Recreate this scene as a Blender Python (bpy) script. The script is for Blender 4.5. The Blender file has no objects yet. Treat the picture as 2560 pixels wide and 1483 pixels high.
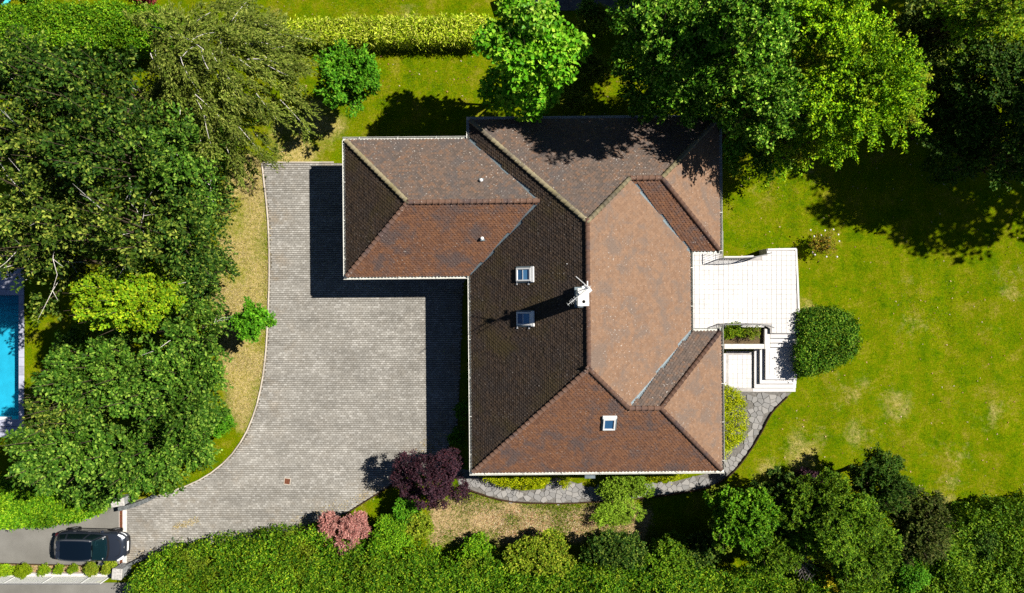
import bpy, math, random
import numpy as np
from mathutils import Vector, Matrix

# ------------------------------------------------------------------ camera, sky, sun, exposure
CAM_H, FS, FD = 39.0, 1730.0, 1703.0
scene = bpy.context.scene
col = scene.collection
cam_data = bpy.data.cameras.new("camera")
cam_data.sensor_width = 36.0
cam_data.lens = 36.0 * FS / 2560.0
cam_data.clip_start = 0.5
cam_data.clip_end = 3000.0
cam = bpy.data.objects.new("camera", cam_data)
cam.location = (0, 0, CAM_H)
cam.rotation_euler = (0, 0, 0)
col.objects.link(cam)
scene.camera = cam

SUN_DIR = Vector((0.88, 0.33, 1.0)).normalized()
SUN_EL = math.asin(SUN_DIR.z)
world = bpy.data.worlds.new("World")
scene.world = world
world.use_nodes = True
wn = world.node_tree
sky = wn.nodes.new("ShaderNodeTexSky")
sky.sky_type = 'NISHITA'
sky.sun_disc = False
sky.sun_elevation = SUN_EL
sky.sun_rotation = math.atan2(SUN_DIR.x, SUN_DIR.y)
sky.altitude = 3000
sky.air_density = 0.7
sky.dust_density = 0.2
sky.ozone_density = 1.2
wn.nodes["Background"].inputs["Strength"].default_value = 0.05
wn.links.new(sky.outputs[0], wn.nodes["Background"].inputs["Color"])

sun_data = bpy.data.lights.new("sun", 'SUN')
sun_data.energy = 5.0
sun_data.angle = math.radians(0.5)
sun_data.color = (1.0, 0.95, 0.87)
sun = bpy.data.objects.new("sun", sun_data)
sun.rotation_euler = SUN_DIR.to_track_quat('Z', 'Y').to_euler()
sun.location = (40, 15, 45)
col.objects.link(sun)

scene.view_settings.view_transform = 'Standard'
scene.view_settings.look = 'None'
scene.view_settings.exposure = 0.62
scene.view_settings.gamma = 1.0
scene.view_settings.use_curve_mapping = False
scene.render.engine = 'CYCLES'
scene.cycles.max_bounces = 5
scene.cycles.diffuse_bounces = 1
scene.cycles.glossy_bounces = 2
scene.cycles.transmission_bounces = 4
scene.cycles.transparent_max_bounces = 6
scene.cycles.use_denoising = False

# ------------------------------------------------------------------ helpers
rs = np.random.RandomState(7)

def P(x, y, h=0.0):          # point at height h that the photo shows at (x, y) of 2520 px
    return ((x - 1260) * (CAM_H - h) / FD, -(y - 730) * (CAM_H - h) / FD, h)

def S(x, y, h=0.0):          # the same for the 2560 px frame
    return ((x - 1280) * (CAM_H - h) / FS, -(y - 741.5) * (CAM_H - h) / FS, h)

def tag(o, label=None, cat=None, group=None, kind=None):
    if label: o["label"] = label
    if cat: o["category"] = cat
    if group: o["group"] = group
    if kind: o["kind"] = kind
    return o

def empty(name, loc=(0, 0, 0), rz=0.0):
    o = bpy.data.objects.new(name, None)
    o.empty_display_size = 0.3
    o.location = loc
    o.rotation_euler = (0, 0, rz)
    col.objects.link(o)
    return o

def link(name, me, mat=None, parent=None, loc=None, rot=None):
    o = bpy.data.objects.new(name, me)
    col.objects.link(o)
    if mat is not None and len(me.materials) == 0:
        me.materials.append(mat)
    if parent is not None: o.parent = parent
    if loc is not None: o.location = loc
    if rot is not None: o.rotation_euler = rot
    return o

def mesh_np(name, V, F, sizes=None, smooth=False, attrs=None):
    """V (n,3); F flat int indices; sizes: int per face or a single int"""
    V = np.asarray(V, dtype=np.float32).reshape(-1, 3)
    F = np.asarray(F, dtype=np.int32).ravel()
    if isinstance(sizes, int):
        nf = len(F) // sizes
        tot = np.full(nf, sizes, dtype=np.int32)
    else:
        tot = np.asarray(sizes, dtype=np.int32); nf = len(tot)
    start = np.concatenate(([0], np.cumsum(tot)[:-1])).astype(np.int32)
    me = bpy.data.meshes.new(name)
    me.vertices.add(len(V)); me.vertices.foreach_set("co", V.ravel())
    me.loops.add(len(F)); me.loops.foreach_set("vertex_index", F)
    me.polygons.add(nf); me.polygons.foreach_set("loop_start", start)
    try: me.polygons.foreach_set("loop_total", tot)
    except Exception: pass
    me.polygons.foreach_set("use_smooth", np.full(nf, smooth, dtype=bool))
    if attrs:
        for k, a in attrs.items():
            at = me.attributes.new(k, 'FLOAT', 'POINT')
            at.data.foreach_set("value", np.asarray(a, dtype=np.float32))
    me.update(calc_edges=True)
    return me

class MB:
    """collects boxes, prisms and tubes into one mesh"""
    def __init__(s): s.v = []; s.f = []; s.m = []; s.cur = 0
    def face(s, idx): s.f.append(list(idx)); s.m.append(s.cur)
    def add(s, vs, fs):
        b = len(s.v); s.v += [tuple(p) for p in vs]
        for f in fs: s.face([b + i for i in f])
    def box(s, c, d, rz=0.0, M=None):
        cx, cy, cz = c; x, y, z = d[0] / 2, d[1] / 2, d[2] / 2
        co, si = math.cos(rz), math.sin(rz)
        vs = []
        for a in (-z, z):
            for (px, py) in ((-x, -y), (x, -y), (x, y), (-x, y)):
                vs.append((cx + px * co - py * si, cy + px * si + py * co, cz + a))
        if M is not None: vs = [tuple(M @ Vector(p)) for p in vs]
        s.add(vs, [(3, 2, 1, 0), (4, 5, 6, 7), (0, 1, 5, 4), (1, 2, 6, 5), (2, 3, 7, 6), (3, 0, 4, 7)])
    def prism(s, poly, z0, z1):
        a = sum(poly[i][0] * poly[(i + 1) % len(poly)][1] - poly[(i + 1) % len(poly)][0] * poly[i][1] for i in range(len(poly)))
        p = list(poly) if a > 0 else list(reversed(poly)); n = len(p)
        vs = [(q[0], q[1], z0) for q in p] + [(q[0], q[1], z1) for q in p]
        s.add(vs, [tuple(range(n - 1, -1, -1)), tuple(range(n, 2 * n))] + [(i, (i + 1) % n, n + (i + 1) % n, n + i) for i in range(n)])
    def tube(s, pts, rad, n=6, cap=True):
        pts = [Vector(p) for p in pts]
        if not hasattr(rad, '__len__'): rad = [rad] * len(pts)
        b = len(s.v); up = Vector((0, 0, 1))
        for i, p in enumerate(pts):
            d = (pts[min(i + 1, len(pts) - 1)] - pts[max(i - 1, 0)]).normalized()
            a = d.cross(up)
            if a.length < 1e-3: a = d.cross(Vector((1, 0, 0)))
            a.normalize(); c = a.cross(d)
            for k in range(n):
                t = 2 * math.pi * k / n
                s.v.append(tuple(p + (a * math.cos(t) + c * math.sin(t)) * rad[i]))
        for i in range(len(pts) - 1):
            for k in range(n):
                k2 = (k + 1) % n
                s.face((b + i * n + k, b + (i + 1) * n + k, b + (i + 1) * n + k2, b + i * n + k2))
        if cap:
            s.face([b + k for k in range(n)])
            e = b + (len(pts) - 1) * n
            s.face([e + n - 1 - k for k in range(n)])
    def mesh(s, name, smooth=False):
        me = bpy.data.meshes.new(name)
        me.from_pydata(s.v, [], s.f)
        if smooth: me.polygons.foreach_set("use_smooth", [True] * len(me.polygons))
        if any(s.m): me.polygons.foreach_set("material_index", s.m)
        me.update()
        return me
    def build(s, name, mat, parent=None, loc=None, smooth=False, bevel=0.0):
        o = link(name, s.mesh(name, smooth), mat, parent, loc)
        if bevel:
            m = o.modifiers.new("bevel", 'BEVEL'); m.width = bevel; m.segments = 1; m.limit_method = 'ANGLE'
        return o

def in_poly(X, Y, poly):
    X = np.asarray(X); Y = np.asarray(Y)
    r = np.zeros(X.shape, dtype=bool); n = len(poly)
    for i in range(n):
        x1, y1 = poly[i][0], poly[i][1]; x2, y2 = poly[(i + 1) % n][0], poly[(i + 1) % n][1]
        if y1 == y2: continue
        c = ((y1 > Y) != (y2 > Y)) & (X < (x2 - x1) * (Y - y1) / (y2 - y1) + x1)
        r ^= c
    return r

def dist_poly(X, Y, poly, closed=True):
    D = np.full(np.shape(X), 1e9); n = len(poly)
    for i in range(n if closed else n - 1):
        x1, y1 = poly[i][0], poly[i][1]; x2, y2 = poly[(i + 1) % n][0], poly[(i + 1) % n][1]
        dx, dy = x2 - x1, y2 - y1
        t = np.clip(((X - x1) * dx + (Y - y1) * dy) / (dx * dx + dy * dy + 1e-9), 0, 1)
        D = np.minimum(D, np.hypot(X - x1 - t * dx, Y - y1 - t * dy))
    return D

def vnoise(X, Y, sc, seed=0):
    g = np.random.RandomState(seed).rand(64, 64)
    x = np.asarray(X) / sc + 1000; y = np.asarray(Y) / sc + 1000
    xi = np.floor(x).astype(int); yi = np.floor(y).astype(int)
    fx = x - xi; fy = y - yi; fx = fx * fx * (3 - 2 * fx); fy = fy * fy * (3 - 2 * fy)
    a = g[xi % 64, yi % 64]; b = g[(xi + 1) % 64, yi % 64]; c = g[xi % 64, (yi + 1) % 64]; d = g[(xi + 1) % 64, (yi + 1) % 64]
    return (a * (1 - fx) + b * fx) * (1 - fy) + (c * (1 - fx) + d * fx) * fy

def smooth_line(pts, n=6, closed=False):
    out = []; m = len(pts)
    for i in range(m if closed else m - 1):
        g = lambda k: pts[k % m] if closed else pts[max(0, min(m - 1, k))]
        p0, p1, p2, p3 = g(i - 1), g(i), g(i + 1), g(i + 2)
        for j in range(n):
            t = j / n
            out.append(tuple(0.5 * ((2 * p1[a]) + (-p0[a] + p2[a]) * t + (2 * p0[a] - 5 * p1[a] + 4 * p2[a] - p3[a]) * t * t + (-p0[a] + 3 * p1[a] - 3 * p2[a] + p3[a]) * t ** 3) for a in (0, 1)))
    if not closed: out.append((pts[-1][0], pts[-1][1]))
    return out

def resample(line, step):
    out = [line[0]]; acc = 0.0
    for a, b in zip(line[:-1], line[1:]):
        L = math.hypot(b[0] - a[0], b[1] - a[1]); d = step - acc
        while d <= L:
            t = d / L; out.append((a[0] + (b[0] - a[0]) * t, a[1] + (b[1] - a[1]) * t)); d += step
        acc = (acc + L) % step
    return out

# ------------------------------------------------------------------ materials
class NT:
    def __init__(s, name, rough=0.8, spec=0.3):
        s.m = bpy.data.materials.new(name); s.m.use_nodes = True
        s.t = s.m.node_tree; s.b = s.t.nodes["Principled BSDF"]
        s.b.inputs["Roughness"].default_value = rough
        s.b.inputs["Specular IOR Level"].default_value = spec
    def n(s, typ, **kw):
        x = s.t.nodes.new(typ)
        for k, v in kw.items(): setattr(x, k, v)
        return x
    def l(s, a, b): s.t.links.new(a, b)
    def pos(s): return s.n("ShaderNodeNewGeometry").outputs["Position"]
    def obj(s): return s.n("ShaderNodeTexCoord").outputs["Object"]
    def isl(s): return s.n("ShaderNodeNewGeometry").outputs["Random Per Island"]
    def oran(s): return s.n("ShaderNodeObjectInfo").outputs["Random"]
    def noise(s, scale, detail=3, rough=0.55, vec=None, dist=0.0, out="Fac"):
        x = s.n("ShaderNodeTexNoise"); x.inputs["Scale"].default_value = scale
        x.inputs["Detail"].default_value = detail; x.inputs["Roughness"].default_value = rough
        x.inputs["Distortion"].default_value = dist
        s.l(vec if vec is not None else s.pos(), x.inputs["Vector"])
        return x.outputs[out]
    def ramp(s, fac, stops, interp='LINEAR'):
        x = s.n("ShaderNodeValToRGB"); x.color_ramp.interpolation = interp
        e = x.color_ramp.elements
        while len(e) > len(stops): e.remove(e[-1])
        while len(e) < len(stops): e.new(0.5)
        for q, (p, c) in zip(e, stops):
            q.position = p; q.color = (c, c, c, 1) if not hasattr(c, '__len__') else (*c[:3], 1)
        s.l(fac, x.inputs[0]); return x.outputs[0]
    def mix(s, fac, a, b, mode='MIX'):
        x = s.n("ShaderNodeMix", data_type='RGBA', blend_type=mode)
        for k, v in ((0, fac), (6, a), (7, b)):
            if isinstance(v, bpy.types.NodeSocket): s.l(v, x.inputs[k])
            elif k == 0: x.inputs[0].default_value = v
            else: x.inputs[k].default_value = (*v[:3], 1)
        return x.outputs[2]
    def math(s, op, a, b=0.0):
        x = s.n("ShaderNodeMath", operation=op)
        for k, v in ((0, a), (1, b)):
            if isinstance(v, bpy.types.NodeSocket): s.l(v, x.inputs[k])
            else: x.inputs[k].default_value = v
        return x.outputs[0]
    def attr(s, name):
        x = s.n("ShaderNodeAttribute"); x.attribute_name = name; return x.outputs["Fac"]
    def color(s, c):
        if isinstance(c, bpy.types.NodeSocket): s.l(c, s.b.inputs["Base Color"])
        else: s.b.inputs["Base Color"].default_value = (*c[:3], 1)
    def bump(s, h, strength=0.4, dist=0.02):
        x = s.n("ShaderNodeBump"); x.inputs["Strength"].default_value = strength; x.inputs["Distance"].default_value = dist
        s.l(h, x.inputs["Height"]); s.l(x.outputs[0], s.b.inputs["Normal"])

def simple(name, c, rough=0.7, spec=0.3, metal=0.0, var=0.12, scale=6.0, bump=0.0, isl=False):
    t = NT(name, rough, spec); t.b.inputs["Metallic"].default_value = metal
    f = t.noise(scale, 5, 0.6)
    k = t.ramp(f, [(0.3, tuple(x * (1 - var) for x in c)), (0.7, tuple(min(1, x * (1 + var)) for x in c))])
    if isl: k = t.mix(0.6, k, t.ramp(t.oran(), [(0, tuple(x * 0.7 for x in c)), (1, tuple(min(1, x * 1.25) for x in c))]))
    t.color(k)
    if bump: t.bump(t.noise(scale * 8, 4), bump)
    return t.m

def leaf_mat(name, cols, transl=0.12, rough=0.55, patch=None, pscale=0.5, spec=0.10, boost=True):
    t = NT(name, rough, spec)
    if boost: cols = [(min(.8, q[0] * 1.22), min(.8, q[1] * 1.35), q[2] * 0.7) for q in cols]
    c = t.ramp(t.isl(), [((i / (len(cols) - 1)) ** .8, q) for i, q in enumerate(cols)])
    big = t.noise(0.45, 3, 0.6)
    c = t.mix(1.0, c, t.ramp(big, [(0.3, 0.55), (0.7, 1.3)]), 'MULTIPLY')
    if patch:
        c = t.mix(t.ramp(t.noise(pscale, 4, 0.6), [(0.56, 0.0), (0.66, 0.75)]), c, patch)
    t.color(c)
    tr = t.n("ShaderNodeBsdfTranslucent")
    t.l(t.mix(1.0, c, (1.0, 1.0, 0.45), 'MULTIPLY'), tr.inputs["Color"])
    mx = t.n("ShaderNodeMixShader"); mx.inputs[0].default_value = transl
    t.l(t.b.outputs[0], mx.inputs[1]); t.l(tr.outputs[0], mx.inputs[2])
    t.l(mx.outputs[0], t.t.nodes["Material Output"].inputs["Surface"])
    return t.m

def g3(r, g, b, k=1.0): return (r * k, g * k, b * k)

M = {}
# ground: lawn, dry grass, mulch by attribute
t = NT("lawn", 0.95, 0.0)
fine = t.noise(15, 4, 0.8); mid = t.noise(0.8, 7, 0.75); med = t.noise(5.5, 4, 0.7)
green = t.ramp(t.math('ADD', t.math('MULTIPLY', mid, 0.7), t.math('MULTIPLY', med, 0.3)),
               [(0.36, (0.050, 0.108, 0.001)), (0.45, (0.100, 0.160, 0.001)), (0.54, (0.155, 0.180, 0.002)), (0.66, (0.250, 0.215, 0.030))])
dryc = t.ramp(med, [(0.32, (0.20, 0.19, 0.02)), (0.45, (0.36, 0.29, 0.08)), (0.6, (0.48, 0.38, 0.15)), (0.72, (0.56, 0.44, 0.22))])
mulch = t.ramp(t.noise(9, 5, 0.75), [(0.3, (0.14, 0.14, 0.02)), (0.44, (0.36, 0.25, 0.11)), (0.56, (0.50, 0.36, 0.2)), (0.70, (0.22, 0.23, 0.03))])
mw = t.n('ShaderNodeMapping'); mw.inputs['Rotation'].default_value = (0, 0, math.radians(12)); mw.inputs['Scale'].default_value = (2.2, 0.18, 1); t.l(t.pos(), mw.inputs['Vector'])
green = t.mix(1.0, green, t.ramp(t.noise(0.8, 2, 0.5, vec=mw.outputs[0]), [(0.4, 0.94), (0.6, 1.05)]), 'MULTIPLY')
dm = t.ramp(t.math('ADD', t.attr("dry"), t.math('MULTIPLY', t.math('SUBTRACT', t.noise(2.6, 6, 0.75), 0.5), 1.0)), [(0.30, 0.0), (0.80, 1.0)])
mm = t.ramp(t.math('ADD', t.attr("soil"), t.math('MULTIPLY', t.math('SUBTRACT', med, 0.5), 0.8)), [(0.4, 0.0), (0.6, 1.0)])
c = t.mix(mm, t.mix(dm, green, dryc), mulch)
c = t.mix(1.0, c, t.ramp(fine, [(0.30, 0.40), (0.5, 1.0), (0.72, 1.6)]), 'MULTIPLY')
t.color(c); t.bump(fine, 0.9, 0.05); M['lawn'] = t.m

t = NT("grass_blades", 0.8, 0.02)
c = t.ramp(t.isl(), [(0, (0.04, 0.11, 0.002)), (0.45, (0.095, 0.175, 0.004)), (0.8, (0.18, 0.23, 0.008)), (1, (0.36, 0.33, 0.09))])
t.color(c); M['grass'] = t.m
t = NT("dry_blades", 0.8, 0.15)
c = t.ramp(t.isl(), [(0, (0.20, 0.15, 0.04)), (0.5, (0.45, 0.34, 0.14)), (0.85, (0.60, 0.48, 0.24)), (1, (0.14, 0.17, 0.02))])
t.color(c); M['dry'] = t.m
t = NT("litter", 0.8, 0.15)
c = t.ramp(t.isl(), [(0, (0.12, 0.06, 0.03)), (0.3, (0.38, 0.17, 0.08)), (0.6, (0.55, 0.36, 0.2)), (0.8, (0.62, 0.5, 0.34)), (1, (0.2, 0.22, 0.03))])
t.color(c); M['litter'] = t.m

t = NT("paver", 0.85, 0.2)
c = t.ramp(t.isl(), [(0, (0.295, 0.279, 0.248)), (0.35, (0.335, 0.319, 0.286)), (0.7, (0.370, 0.353, 0.318)), (1, (0.46, 0.443, 0.405))])
c = t.mix(1.0, c, t.ramp(t.noise(0.28, 6, 0.7), [(0.3, 0.78), (0.7, 1.14)]), 'MULTIPLY')
mp = t.n('ShaderNodeMapping'); mp.inputs['Rotation'].default_value = (0, 0, math.radians(-55)); mp.inputs['Scale'].default_value = (0.35, 1.6, 1); t.l(t.pos(), mp.inputs['Vector'])
c = t.mix(1.0, c, t.ramp(t.noise(0.9, 4, 0.6, vec=mp.outputs[0]), [(0.3, 0.80), (0.7, 1.16)]), 'MULTIPLY')
dirt = t.ramp(t.noise(0.8, 6, 0.7), [(0.5, 0.0), (0.72, 0.6)])
c = t.mix(t.math('MULTIPLY', dirt, t.attr("edge")), c, (0.30, 0.22, 0.13))
c = t.mix(t.ramp(t.noise(0.55, 7, 0.75, dist=0.8), [(0.56, 0.0), (0.72, 0.32)]), c, (0.13, 0.12, 0.10))
c = t.mix(t.ramp(t.noise(1.9, 3, 0.6), [(0.70, 0.0), (0.76, 0.5)]), c, (0.09, 0.08, 0.07))
c = t.mix(1.0, c, t.ramp(t.noise(28, 3, 0.7), [(0.3, 0.8), (0.7, 1.15)]), 'MULTIPLY')
t.color(c); M['paver'] = t.m
M['joint'] = simple("paver_joint_sand", (0.15, 0.135, 0.108), 0.95, 0.1, var=0.4, scale=2)

t = NT("asphalt", 0.9, 0.2)
c = t.ramp(t.noise(0.5, 5, 0.6), [(0.3, (0.155, 0.148, 0.130)), (0.7, (0.23, 0.222, 0.198))])
c = t.mix(1.0, c, t.ramp(t.noise(45, 3, 0.8), [(0.3, 0.75), (0.7, 1.25)]), 'MULTIPLY')
t.color(c); t.bump(t.noise(60, 3), 0.5, 0.01); M['asphalt'] = t.m
M['darkasphalt'] = simple("yard_asphalt", (0.10, 0.10, 0.10), 0.9, 0.2, var=0.3, scale=3, bump=0.4)
M['palepave'] = simple("pale_paving", (0.30, 0.28, 0.29), 0.9, 0.2, var=0.15, scale=8)
M['kerb'] = simple("kerb_concrete", (0.52, 0.46, 0.38), 0.85, 0.2, var=0.2, scale=5, bump=0.3, isl=True)
M['granite'] = simple("granite", (0.27, 0.28, 0.28), 0.8, 0.3, var=0.45, scale=9, bump=0.6)
M['palestone'] = simple('weathered_pale_stone', (0.47, 0.45, 0.42), 0.85, 0.2, var=0.35, scale=11, bump=0.5)
M['darkgranite'] = simple('dark_granite', (0.13, 0.14, 0.14), 0.8, 0.3, var=0.5, scale=9, bump=0.6)
M['whitestone'] = simple("white_stone", (0.72, 0.68, 0.62), 0.8, 0.3, var=0.18, scale=7, bump=0.4)
M['tile'] = simple("terrace_tile", (0.70, 0.68, 0.66), 0.5, 0.4, var=0.07, scale=5, isl=False)
t = NT('terrace_tile_worn', 0.5, 0.4)
k_ = t.mix(t.ramp(t.noise(1.6, 7, 0.75, dist=0.6), [(0.52, 0.0), (0.70, 0.55)]), t.ramp(t.oran(), [(0, (0.64, 0.62, 0.60)), (1, (0.76, 0.74, 0.72))]), (0.44, 0.41, 0.37))
t.color(k_); M['tile'] = t.m
M['grout'] = simple("grout", (0.42, 0.395, 0.37), 0.9, 0.2, var=0.25, scale=3)
M['step'] = simple("step_stone", (0.68, 0.66, 0.64), 0.6, 0.3, var=0.08, scale=4)
M['riser'] = simple("step_riser", (0.60, 0.53, 0.47), 0.7, 0.3, var=0.2, scale=6)
M['rust'] = simple("rusty_iron", (0.17, 0.06, 0.03), 0.8, 0.3, metal=0.1, var=0.5, scale=18, bump=0.5)
M['iron'] = simple("dark_iron", (0.035, 0.025, 0.022), 0.7, 0.3, metal=0.3, var=0.4, scale=20)
M['rail'] = simple("grey_painted_metal", (0.22, 0.22, 0.22), 0.5, 0.4, metal=0.3, var=0.2)
M['whitemetal'] = simple("white_metal", (0.78, 0.78, 0.76), 0.45, 0.4, var=0.06)
M['zinc'] = simple("zinc_sheet", (0.15, 0.19, 0.21), 0.5, 0.4, metal=0.15, var=0.25, scale=3)
M['gutter'] = simple("gutter_metal", (0.66, 0.66, 0.60), 0.5, 0.4, metal=0.1, var=0.18, scale=2.2)
M['wall'] = simple("render_wall", (0.68, 0.63, 0.54), 0.9, 0.2, var=0.06, scale=3)
M['soffit'] = simple("soffit_wood", (0.16, 0.09, 0.05), 0.8, 0.2, var=0.2)
M['batten'] = simple("roof_underlay", (0.03, 0.024, 0.02), 0.95, 0.1, var=0.2)
M['glassdark'] = simple("window_glass", (0.03, 0.05, 0.07), 0.05, 0.6, var=0.05)
t = NT("skylight_glass", 0.04, 0.9); t.color((0.03, 0.11, 0.24)); t.b.inputs["Coat Weight"].default_value = 0.6; M['skyglass'] = t.m
t = NT("skylight_blind", 0.4, 0.5); t.color((0.09, 0.26, 0.48)); M['blind'] = t.m
M['chimney'] = simple("chimney_render", (0.80, 0.78, 0.72), 0.85, 0.2, var=0.08, scale=6)
M['soot'] = simple("soot", (0.01, 0.01, 0.01), 0.95, 0.05)
M['alu'] = simple("aluminium", (0.8, 0.8, 0.8), 0.35, 0.5, metal=0.5, var=0.05)
M['bark'] = simple("bark", (0.10, 0.075, 0.05), 0.95, 0.1, var=0.4, scale=14, bump=0.6)
M['birchbark'] = simple("pale_bark", (0.62, 0.58, 0.54), 0.8, 0.2, var=0.3, scale=9)
M['greytwig'] = simple("grey_twig", (0.26, 0.23, 0.22), 0.9, 0.1, var=0.3, scale=9)
M['soilm'] = simple("planter_soil", (0.12, 0.085, 0.045), 0.95, 0.1, var=0.5, scale=14, bump=0.6)
t = NT("flagstone", 0.85, 0.2)
c = t.mix(0.7, t.ramp(t.noise(4, 6, 0.7), [(0.3, (0.16, 0.16, 0.16)), (0.6, (0.27, 0.26, 0.25)), (0.75, (0.40, 0.37, 0.33))]),
          t.ramp(t.oran(), [(0, (0.23, 0.225, 0.215)), (0.6, (0.30, 0.29, 0.275)), (1, (0.38, 0.36, 0.33))]))
t.color(c); t.bump(t.noise(18, 4), 0.5); M['flag'] = t.m
M['edging'] = simple("dark_edging", (0.06, 0.035, 0.02), 0.95, 0.1, var=0.4, scale=9)
M['poolliner'] = simple("pool_liner", (0.05, 0.50, 0.66), 0.5, 0.3, var=0.12, scale=1.5)
M['coping'] = simple("pool_coping", (0.40, 0.41, 0.50), 0.8, 0.3, var=0.25, scale=6, isl=True)
t = NT("pool_water", 0.03, 0.6)
t.color((0.25, 0.80, 0.95)); t.b.inputs["Transmission Weight"].default_value = 0.0
tp = t.n("ShaderNodeBsdfTransparent"); tp.inputs[0].default_value = (0.62, 0.90, 0.96, 1)
gl = t.n("ShaderNodeBsdfGlossy"); gl.inputs["Roughness"].default_value = 0.02
fr = t.n("ShaderNodeFresnel"); fr.inputs["IOR"].default_value = 1.33
bp = t.n("ShaderNodeBump"); bp.inputs["Strength"].default_value = 0.25; bp.inputs["Distance"].default_value = 0.05
t.l(t.noise(2.2, 3, 0.5, dist=0.6), bp.inputs["Height"])
t.l(bp.outputs[0], gl.inputs["Normal"]); t.l(bp.outputs[0], fr.inputs["Normal"])
mx = t.n("ShaderNodeMixShader"); t.l(fr.outputs[0], mx.inputs[0]); t.l(tp.outputs[0], mx.inputs[1]); t.l(gl.outputs[0], mx.inputs[2])
t.l(mx.outputs[0], t.t.nodes["Material Output"].inputs["Surface"]); M['water'] = t.m

def roof_mat(name, cols, lich=0.5, moss=None, patch=(0.055, 0.045, 0.05), pt=0.6):
    t = NT(name, 0.78, 0.22)
    c = t.ramp(t.isl(), [(i / (len(cols) - 1), q) for i, q in enumerate(cols)])
    c = t.mix(t.ramp(t.noise(0.9, 5, 0.65, dist=0.4), [(0.5, 0.0), (0.62, pt)]), c, patch)
    if moss: c = t.mix(t.ramp(t.noise(0.5, 5, 0.65), [(0.5, 0.0), (0.68, 0.7)]), c, moss)
    sp = t.ramp(t.noise(12, 2, 0.5), [(0.67, 0.0), (0.70, lich)])
    big = t.ramp(t.noise(0.35, 3), [(0.35, 0.2), (0.6, 1.0)])
    c = t.mix(t.math('MULTIPLY', sp, big), c, (0.62, 0.58, 0.52))
    c = t.mix(1.0, c, t.ramp(t.noise(30, 3, 0.7), [(0.3, 0.8), (0.7, 1.2)]), 'MULTIPLY')
    t.color(c); return t.m
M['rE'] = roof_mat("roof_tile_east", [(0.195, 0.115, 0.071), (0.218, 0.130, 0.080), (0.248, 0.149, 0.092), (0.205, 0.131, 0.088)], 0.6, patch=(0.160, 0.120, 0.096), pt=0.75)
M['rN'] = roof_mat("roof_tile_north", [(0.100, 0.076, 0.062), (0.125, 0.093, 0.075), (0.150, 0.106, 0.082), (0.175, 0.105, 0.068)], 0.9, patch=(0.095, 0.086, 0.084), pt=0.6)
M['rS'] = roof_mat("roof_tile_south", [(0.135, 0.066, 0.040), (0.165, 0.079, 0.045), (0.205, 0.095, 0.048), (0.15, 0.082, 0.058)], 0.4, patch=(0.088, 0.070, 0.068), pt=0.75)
M['rW'] = roof_mat("roof_tile_west_shaded", [(0.034, 0.024, 0.018), (0.050, 0.034, 0.024), (0.066, 0.044, 0.029), (0.052, 0.038, 0.031)], 0.3, moss=(0.064, 0.048, 0.016), patch=(0.038, 0.031, 0.028), pt=0.5)  # shade of the sun-averted slope put into these tile colours, plus brown moss tint
M['rR'] = roof_mat("ridge_tile", [(0.095, 0.054, 0.038), (0.14, 0.078, 0.052)], 0.5)
M['rRS'] = roof_mat("ridge_tile_mossy", [(0.2, 0.17, 0.10), (0.27, 0.23, 0.14)], 0.6, moss=(0.16, 0.14, 0.05))

L = {}
L['forest'] = leaf_mat("leaf_forest", [(0.0086, 0.0286, 0.0054), (0.0249, 0.0622, 0.0108), (0.0585, 0.1075, 0.0198), (0.215, 0.252, 0.063)])
L['forest2'] = leaf_mat("leaf_forest_olive", [(0.0141, 0.0336, 0.0054), (0.0387, 0.0722, 0.0117), (0.0924, 0.1302, 0.0252), (0.3168, 0.3192, 0.09)])
L['birch'] = leaf_mat("leaf_weeping", [(0.055, 0.080, 0.014), (0.105, 0.135, 0.028), (0.165, 0.185, 0.048), (0.29, 0.29, 0.11)])
L['bluegreen'] = leaf_mat("leaf_cool", [(0.0171, 0.0494, 0.007), (0.0427, 0.1045, 0.014), (0.0902, 0.1757, 0.026), (0.247, 0.3325, 0.08)])
L['bright'] = leaf_mat("leaf_bright_bush", [(0.075, 0.168, 0.01), (0.15, 0.264, 0.012), (0.25, 0.336, 0.015), (0.4, 0.408, 0.03)], 0.22)
L['mid'] = leaf_mat("leaf_mid_green", [(0.03, 0.11, 0.008), (0.06, 0.19, 0.012), (0.10, 0.26, 0.018), (0.17, 0.31, 0.03)])
L['catalpa'] = leaf_mat("leaf_large_bright", [(0.05, 0.19, 0.008), (0.11, 0.31, 0.014), (0.21, 0.40, 0.03), (0.36, 0.50, 0.07)], 0.25)
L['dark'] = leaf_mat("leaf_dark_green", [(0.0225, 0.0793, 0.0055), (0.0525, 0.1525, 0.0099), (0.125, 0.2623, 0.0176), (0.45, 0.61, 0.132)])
L['lime'] = leaf_mat("leaf_lime_conifer", [(0.0585, 0.156, 0.004), (0.1365, 0.288, 0.006), (0.247, 0.408, 0.008), (0.442, 0.54, 0.015)], patch=(0.36, 0.30, 0.02))
L['laurel'] = leaf_mat("leaf_laurel", [(0.03, 0.10, 0.005), (0.075, 0.19, 0.008), (0.15, 0.27, 0.012), (0.28, 0.38, 0.03)])
L['thuja'] = leaf_mat("leaf_hedge", [(0.018, 0.068, 0.004), (0.055, 0.140, 0.008), (0.125, 0.220, 0.013), (0.29, 0.34, 0.03)], patch=(0.20, 0.24, 0.015))
L['bamboo'] = leaf_mat("leaf_yellow_hedge", [(0.12, 0.204, 0.01), (0.312, 0.384, 0.02), (0.54, 0.564, 0.06), (0.744, 0.696, 0.22)])
L['yellowgreen'] = leaf_mat("leaf_yellow_green", [(0.06, 0.11, 0.008), (0.14, 0.20, 0.015), (0.24, 0.27, 0.03), (0.33, 0.30, 0.05)])
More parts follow.
